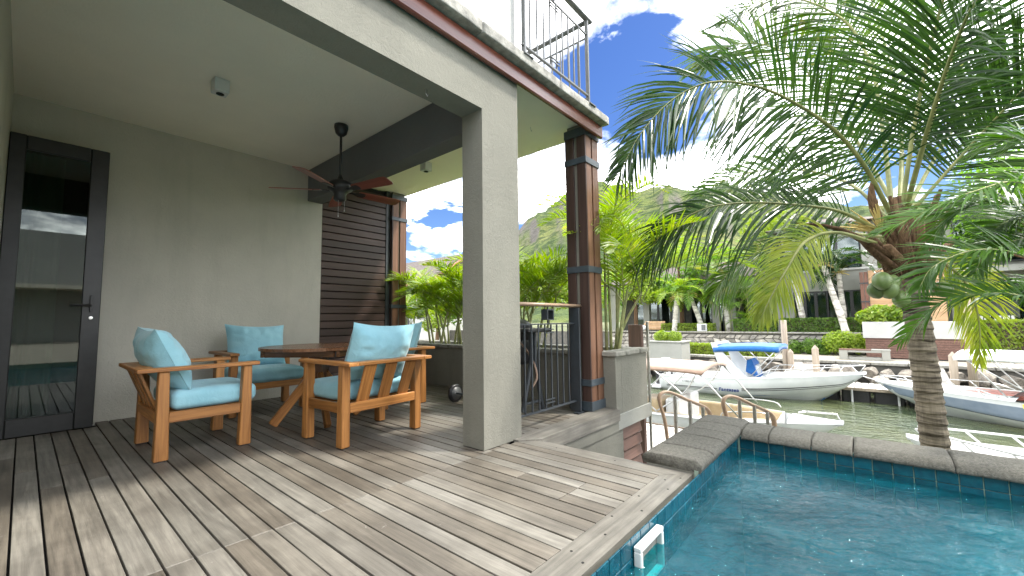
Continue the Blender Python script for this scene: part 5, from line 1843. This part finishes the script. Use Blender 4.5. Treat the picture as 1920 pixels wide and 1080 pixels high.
q.build('sun_pad', 'redvinyl', b3, True, mw=m3)
q = MB().add([(3.55, -.75, .66), (3.55, .75, .66), (3.15, .65, 1.0), (3.15, -.65, 1.0), (3.52, -.75, .66), (3.52, .75, .66), (3.12, .65, 1.0), (3.12, -.65, 1.0)], [(0, 1, 2, 3), (7, 6, 5, 4), (0, 3, 7, 4), (1, 5, 6, 2), (3, 2, 6, 7)])
q.build('windscreen', 'glass', b3, mw=m3)
MB().box(2.6, 3.0, -.6, .6, .3, .85, .05).build('console', 'black', b3, mw=m3)
rails(b3, m3, hf3, sh3, xf3, .60, .97, .16)
tubes('mooring_line', b3, m3, 'whitecloth', [catmull([(6.2, 0, .74), (7.0, -1.2, .72), (7.8, -2.6, .95)], 8)], .012)
outboard(b3, m3, 0, 0, .35)

# --- the white boat below the coping at the right ---
b4, m4 = boat_root('motorboat', 'white boat close behind the pool coping, only its railed bow showing', (8.6, -5.2, WZ), R(80))
hf4, sh4, xf4, sd4 = hull(b4, m4, 4.9, 2.0, .58, .74, ('gel', 'gel'), .5, .3)
rails(b4, m4, hf4, sh4, xf4, .35, .96, .16, 'white', 7, .06, .018)
MB().box(1.2, 1.9, -.7, .7, .3, .7, .06).build('seat', 'gel', b4, mw=m4)
outboard(b4, m4, 0, 0, .35)

# ================================================================== FAR BUILDINGS
def window(parent, x, y0, y1, z0, z1, n, curtain=True, rail=False, fw=.07):
    """Glazing on a wall that faces -X at x, n leaves."""
    f = MB()
    f.box(x - .05, x + .02, y0, y1, z1 - fw, z1)
    f.box(x - .05, x + .02, y0, y1, z0, z0 + fw)
    w = (y1 - y0) / n
    for i in range(n + 1):
        yy = y0 + i * w
        h = fw * (1.0 if 0 < i < n else .5)
        a, b = max(y0, yy - h), min(y1, yy + h)
        f.box(x - .048, x + .018, a, b, z0 + fw + .001, z1 - fw - .001)
    o = f.build('window', 'frame', parent)
    for i in range(n):
        a, b = y0 + i * w + fw, y0 + (i + 1) * w - fw
        cub('pane', o, x - .012, x - .006, a, b, z0 + fw, z1 - fw, 'glass')
        if curtain:
            q = MB().grid([[(x + .10 + .025 * math.sin(k * 1.9), a + (b - a) * k / 26, zz) for k in range(27)] for zz in (z0 + .02, z1 - .02)])
            q.build('curtain', 'curtain', o, True)
    return o
fv = thing('far_villa', 'grey two-storey villa across the canal with dark curtained windows', 'villa', (28, 1.5, 0))
# walls with openings, each a slab between them
def wallx(parent, x, y0, y1, z0, z1, mat, d=.25):
    return cub('wall', parent, x, x + d, y0, y1, z0, z1, mat)
wallx(fv, 27, 2.95, 3.35, 0, 5.6, 'far_wall')
wallx(fv, 27, -.55, .02, 0, 5.6, 'far_wall')
wallx(fv, 27, .022, 2.948, 2.25, 3.30, 'far_wall')
wallx(fv, 27, .022, 2.948, 5.0, 5.6, 'far_wall')
wallx(fv, 27, .022, 2.948, 0, .02, 'far_wall')
cub('room', fv, 27.5, 33, -.55, 3.35, 0, 5.6, 'void')
cub('ledge', fv, 26.92, 26.998, -.55, 3.35, 3.26, 3.36, 'white_wall')
window(fv, 27.05, .024, 1.50, .022, 2.24, 3)
window(fv, 27.05, 1.502, 2.946, .022, 2.24, 3)
window(fv, 27.05, .024, 2.946, 3.302, 4.99, 3)
for k in range(3):
    cub('guard_bar', fv, 26.94, 26.96, .1, 2.9, 3.52 + k * .22, 3.545 + k * .22, 'steel_dk')
q = MB().add([(26.2, -1.2, 5.6), (33.5, -1.2, 5.6), (33.5, 4.0, 5.6), (26.2, 4.0, 5.6), (28.5, 1.0, 6.3), (31, 1.0, 6.3), (31, 1.9, 6.3), (28.5, 1.9, 6.3)], [(0, 1, 5, 4), (1, 2, 6, 5), (2, 3, 7, 6), (3, 0, 4, 7), (4, 5, 6, 7), (3, 2, 1, 0)])
q.build('roof', 'shingle', fv)
# timber-clad wing and its post
for k in range(26):
    MB().box(25.2, 25.24, -2.6, -.16, .02 + k * .115, .02 + k * .115 + .112, .003).build('cladding_board', 'clad', fv)
cub('wall', fv, 25.245, 27, -2.6, -.16, 0, 3.1, 'far_wall')
for k in range(2):
    board('post_plank', fv, (25.1, .02 + k * .15 - .09, .02), (25.1, .02 + k * .15 - .09, 2.95), .13, .05, 'redwood', (1, 0, 0))
for zz in (.7, 1.55, 2.4):
    cub('strap', fv, 25.04, 25.07, -.16, .17, zz, zz + .06, 'steel_dk')
wl_ = thing('far_veranda_house', 'grey house across the canal with a deep dark veranda behind palms', 'house', (28, 8, 0))
for yy in (3.6, 6.0, 6.9, 9.2, 11.2, 13.6):
    cub('column', wl_, 27.0, 27.35, yy - .2, yy + .2, 0, 2.62, 'far_wall')
cub('beam', wl_, 26.9, 27.4, 3.4, 13.8, 2.622, 3.25, 'far_wall')
cub('wall', wl_, 28.9, 29.1, 3.4, 13.8, 0, 3.2, 'mortar')
cub('ceiling', wl_, 27.4, 28.9, 3.4, 13.8, 3.1, 3.24, 'white_wall')
window(wl_, 28.85, 6.2, 8.9, .02, 2.4, 4)
window(wl_, 28.85, 9.3, 12.9, .02, 2.4, 4)
window(wl_, 28.85, 3.8, 5.8, .02, 2.4, 2)
q = MB().add([(26.3, 3.5, 3.252), (33.5, 3.5, 3.252), (33.5, 14.4, 3.252), (26.3, 14.4, 3.252), (29.0, 6.2, 4.5), (30.5, 6.2, 4.5), (30.5, 11.2, 4.5), (29.0, 11.2, 4.5)], [(0, 1, 5, 4), (1, 2, 6, 5), (2, 3, 7, 6), (3, 0, 4, 7), (4, 5, 6, 7), (3, 2, 1, 0)])
q.build('roof', 'shingle', wl_)
rh = thing('right_house', 'pale house with wide blue-tinted glazing at the far right', 'house', (28, -6, 0))
cub('wall', rh, 27.6, 33, -12, -3.0, 0, 6, 'far_wall')
window(rh, 27.5, -7.4, -3.2, .1, 2.5, 4, False)
window(rh, 27.5, -7.4, -3.2, 3.2, 5.4, 4, False)
cub('balcony', rh, 26.6, 27.59, -12, -3.0, 2.75, 3.0, 'white_wall')
wh = thing('white_house', 'white house with weathered shingle roof seen past the slat screen', 'house', (25, 30, 0))
cub('wall', wh, 22.0, 31, 27.6, 40, -1, 4.15, 'white_wall')
cub('door', wh, 21.95, 21.998, 30.6, 31.4, 0, 2.3, 'frame')
window(wh, 21.97, 28.4, 29.4, 1.2, 2.6, 2)
q = MB().add([(21.4, 27.0, 4.1), (31.6, 27.0, 4.1), (31.6, 40.6, 4.1), (21.4, 40.6, 4.1), (26.5, 27.0, 7.2), (26.5, 40.6, 7.2)], [(0, 4, 5, 3), (1, 2, 5, 4), (0, 1, 4), (3, 5, 2), (3, 2, 1, 0)])
q.build('roof', 'shingle', wh)
board('gable_trim', wh, (21.3, 26.95, 4.12), (26.5, 26.95, 7.26), .26, .06, 'rooftrim', (0, -1, 0))
board('gable_trim', wh, (31.7, 26.95, 4.12), (26.5, 26.95, 7.26), .26, .06, 'rooftrim', (0, -1, 0))
board('eave_trim', wh, (21.35, 27, 4.06), (21.35, 40.6, 4.06), .2, .06, 'rooftrim', (1, 0, 0))

# ================================================================== FAR PALMS AND TREES
def far_palm(label, base, top, r, crown, seed, mat='frond', n=11, L=1.7, group=None, flowers=True):
    t = thing('coconut_palm', label, 'palm tree', base, group=group)
    b, tp2 = V(base), V(top)
    rg_ = random.Random(seed)
    pts = catmull([b, b.lerp(tp2, .35) + V((0, (b - tp2).y * .05, 0)), b.lerp(tp2, .7), tp2], 30)
    MB().tube(pts, [r * (1.25 - .4 * i / 29) * (1 + .06 * (i % 3 == 0)) for i in range(30)], 9).build('trunk', 'palebark', t, False)
    for k in range(n):
        az = k * 2.399 + rg_.uniform(-.25, .25)
        e = R(rg_.uniform(10, 78))
        d = V((math.cos(az), math.sin(az), 0))
        p = tp2.copy(); P = [p.copy()]
        for j in range(5):
            p = p + (d * math.cos(e) + V((0, 0, math.sin(e)))) * L * rg_.uniform(.9, 1.1) / 5
            e -= R(rg_.uniform(16, 30))
            P.append(p.copy())
        frond(t, P, mat, 26, .55, .05, .02, seed * 31 + k, .16, .7, (0, 0, 1), .2, 2, False)
    if flowers:
        q = MB()
        for k in range(26):
            d = V((rg_.gauss(0, 1), rg_.gauss(0, 1), rg_.uniform(-.2, .8))).normalized()
            q.tube([tp2, tp2 + d * .2, tp2 + d * .42 + V((0, 0, -.1))], [.02, .015, .006], 4)
        q.build('flower_strands', 'flower', t)['kind'] = 'stuff'
    return t
far_palm('pale-trunked palm leaning in front of the far villa windows', (24.0, .62, -.6), (24.6, 1.42, 3.35), .125, 0, 51, 'frond', L=2.0)
far_palm('slender palm just behind the leaning palm at the far villa', (25.6, .80, 0), (25.4, .90, 3.0), .11, 0, 52, L=1.9)
far_palm('pale palm trunk at the left edge of the far villa windows', (25.2, 2.35, 0), (25.4, 2.75, 3.2), .12, 0, 53, 'areca_g', L=1.9)
far_palm('sunlit palm with golden flower strands by the outdoor sofa', (24.6, 8.55, .1), (24.5, 8.30, 2.15), .13, 0, 54, 'areca', L=2.0, n=13)
far_palm('second palm leaning beside the one with golden strands', (25.4, 7.2, .1), (25.1, 7.75, 2.3), .12, 0, 55, 'areca_g', L=1.9)
far_palm('palm with orange strands in front of the dark veranda upstairs', (26.2, 6.0, 0), (26.0, 6.5, 4.0), .12, 0, 56, 'areca_g', L=2.0)
areca_clump('areca palm clump in front of the dark far veranda', (26.0, 6.1, 0), 7, 61, 'areca_g', .5, 2.4, 1.8, 4)
areca_clump('tall areca palm clump left of the far villa', (26.2, 4.6, 0), 7, 62, 'areca_g', .5, 2.8, 1.9, 4)
areca_clump('low areca palm on the stone wall near the timber piling', (25.2, 4.6, .1), 4, 63, 'areca_g', .3, .5, 1.2, 4)
def tree(label, x, y, z0, h, r, seed, mat='tree', n=3800, size=.16):
    t = thing('tree', label, 'tree', (x, y, z0))
    rr = random.Random(seed)
    q = MB().tube([(x, y, z0), (x + .1, y, z0 + h * .4), (x, y + .1, z0 + h * .8)], [.16, .12, .05], 8)
    blobs = []
    for k in range(9):
        a = rr.uniform(0, 6.28); d = r * rr.uniform(.2, .8)
        c = (x + d * math.cos(a), y + d * math.sin(a), z0 + h * rr.uniform(.45, .92), r * rr.uniform(.35, .6), .85)
        blobs.append(c)
        q.tube([(x, y, z0 + h * .4), (c[0], c[1], c[2])], [.07, .02], 5)
    q.build('trunk', 'sheath', t)
    q = MB()
    leaves(q, n, size, blob_pick(blobs, .7), seed)
    q.build('crown', mat, t, fix=False)['kind'] = 'stuff'
tree('broad green tree rising above the dark veranda roof', 35, 10.5, 0, 7.2, 3.2, 71, 'lime')
tree('bright green tree between the far villa and the veranda house', 36, 4.6, 0, 9, 3.2, 72, 'lime')
tree('dark green tree behind the right house', 36, -3.5, 0, 8.5, 3.4, 73)
tree('bright leafy tree at the far right behind the glazed house', 35, -9.0, 0, 8, 3.6, 74, 'lime')
tree('leafy tree in front of the glazed house at the right', 25.9, -5.4, 0, 7.4, 2.7, 82, 'areca_g', 5200, .13)
tree('leafy tree standing in front of the dark veranda roof', 26.1, 8.6, 0, 5.4, 1.7, 83, 'areca_g', 3600, .11)
tree('small lime-green tree near the outdoor sofa, at the roof edge', 26.2, 11.6, 0, 5.2, 1.7, 84, 'lime', 3200, .11)
tree('green tree beyond the veranda house, at its left end', 36, 17, 0, 7.0, 3.6, 75, 'areca_g')
tree('bushy tree on the far bank, left of the veranda house', 26, 16.5, 0, 4.8, 2.6, 76, 'lime')
tree('bushy green tree in front of the white house', 22.5, 22.5, 0, 3.6, 2.4, 77, 'areca_g')
tree('small bright tree below the white house roof', 20.5, 25.0, -.8, 3.0, 1.7, 78, 'lime', 2400, .12)
tree('dark tree on the hillside foot behind the far villa', 50, 0, 0, 9, 5, 79, n=4500, size=.2)
tree('spreading tree on the hillside foot behind the veranda house', 52, 16, 0, 9, 5, 80, 'areca_g', n=4500, size=.2)
tree('round tree on the hillside foot seen past the clad post', 50, 28, 0, 8, 5, 81, 'lime', n=4500, size=.2)

# ================================================================== MOUNTAIN
RG = [(1.45, .0), (1.25, .02), (1.05, .05), (0.95, .085), (0.8581, 0.125), (0.7814, 0.1586), (0.7164, 0.1924), (0.6863, 0.2078), (0.6508, 0.2361), (0.6113, 0.2654), (0.5783, 0.2971), (0.5331, 0.3103), (0.4826, 0.3105), (0.4457, 0.2982), (0.4034, 0.2941), (0.3675, 0.3028), (0.3274, 0.2916), (0.2832, 0.2795), (0.1801, 0.2522), (0.0884, 0.2223), (0.0072, 0.1975), (-0.0653, 0.1934), (-0.1281, 0.1757), (-0.1932, 0.1533), (-.35, .12), (-.6, .07), (-.9, .03), (-1.2, 0)]
def ridge(az):
    for (a0, h0), (a1, h1) in zip(RG, RG[1:]):
        if a1 <= az <= a0:
            return h0 + (h1 - h0) * (a0 - az) / (a0 - a1)
    return 0
rows = []
NA, NR = 330, 90
for i in range(NA + 1):
    az = 1.45 - 2.65 * i / NA
    row = []
    Hr = ridge(az) * 640
    for j in range(NR + 1):
        e = j / NR
        rr_ = 110 + 880 * e
        f = (rr_ - 110) / 530
        if f < 1:
            prof = .30 * f + .70 * (f ** 2.0) * (3 - 2 * f) * .5 + .35 * f * f * (3 - 2 * f)
            prof = min(prof, 1.0)
        else:
            prof = max(0, 1 - (f - 1) * 1.3)
        x, y = rr_ * math.cos(az), rr_ * math.sin(az)
        nz_ = noise.fractal(V((x * .009, y * .009, 2.0)), .9, 2.1, 6)
        rn = noise.ridged_multi_fractal(V((az * 9, rr_ * .002, 1)), .9, 2.0, 5, .9, 2.0)
        damp = math.sin(math.pi * min(1, f)) if f < 1 else 1
        z = Hr * prof * (1 + .16 * damp * (rn - 1.0) * .6) + damp * nz_ * 11 + (nz_ * 2.0 if f < 1.05 else 0)
        row.append((x, y, z - 2.0))
    rows.append(row)
MB().grid(rows)
mt = MB().grid(rows).build('mountain', 'mount', None, True)
tag(mt, 'green scrubby mountain with rocky ridge behind the houses', None, kind='structure')

# neighbour beyond the pool, out of frame: what the door glass and the water reflect
nb = thing('neighbour_villa', 'pale neighbouring villa beyond the pool, out of view', 'villa', (0, -20, 0))
cub('wall', nb, -9, 3.0, -24.3, -24.0, -1.5, 6.2, 'white_wall')
cub('slab', nb, -9, 3.4, -23.99, -22.0, 2.9, 3.1, 'ceiling')
for x in (-6.0, -1.0, 2.6):
    cub('column', nb, x, x + .4, -22.4, -22.0, -1.5, 2.898, 'white_wall')
cub('terrace', nb, -9, 3.0, -23.99, -5.0, -1.5, -.02, 'paver')

# wall and trees added out of frame to shade faces turned to the left
bw = thing('shade_wall', 'added wall beside the pool, out of view, blocking light from the left', 'wall', (-4.4, -4, 0))
cub('wall', bw, -4.5, -4.2, -14, 2.29, -1.9, 2.2, 'plaster_lift')
cub('coping', bw, -4.55, -4.15, -14.05, 2.28, 2.202, 2.26, 'cap', .01)
for k in range(7):
    tree('%s added light-blocking tree from the villa behind the shade wall, out of view' % ('first', 'second', 'third', 'fourth', 'fifth', 'sixth', 'seventh')[k], -6.6 + .5 * math.sin(k * 2.1), 1.0 - k * 2.3, -1.5, 6.6, 2.3, 200 + k, 'tree', 2200, .22)
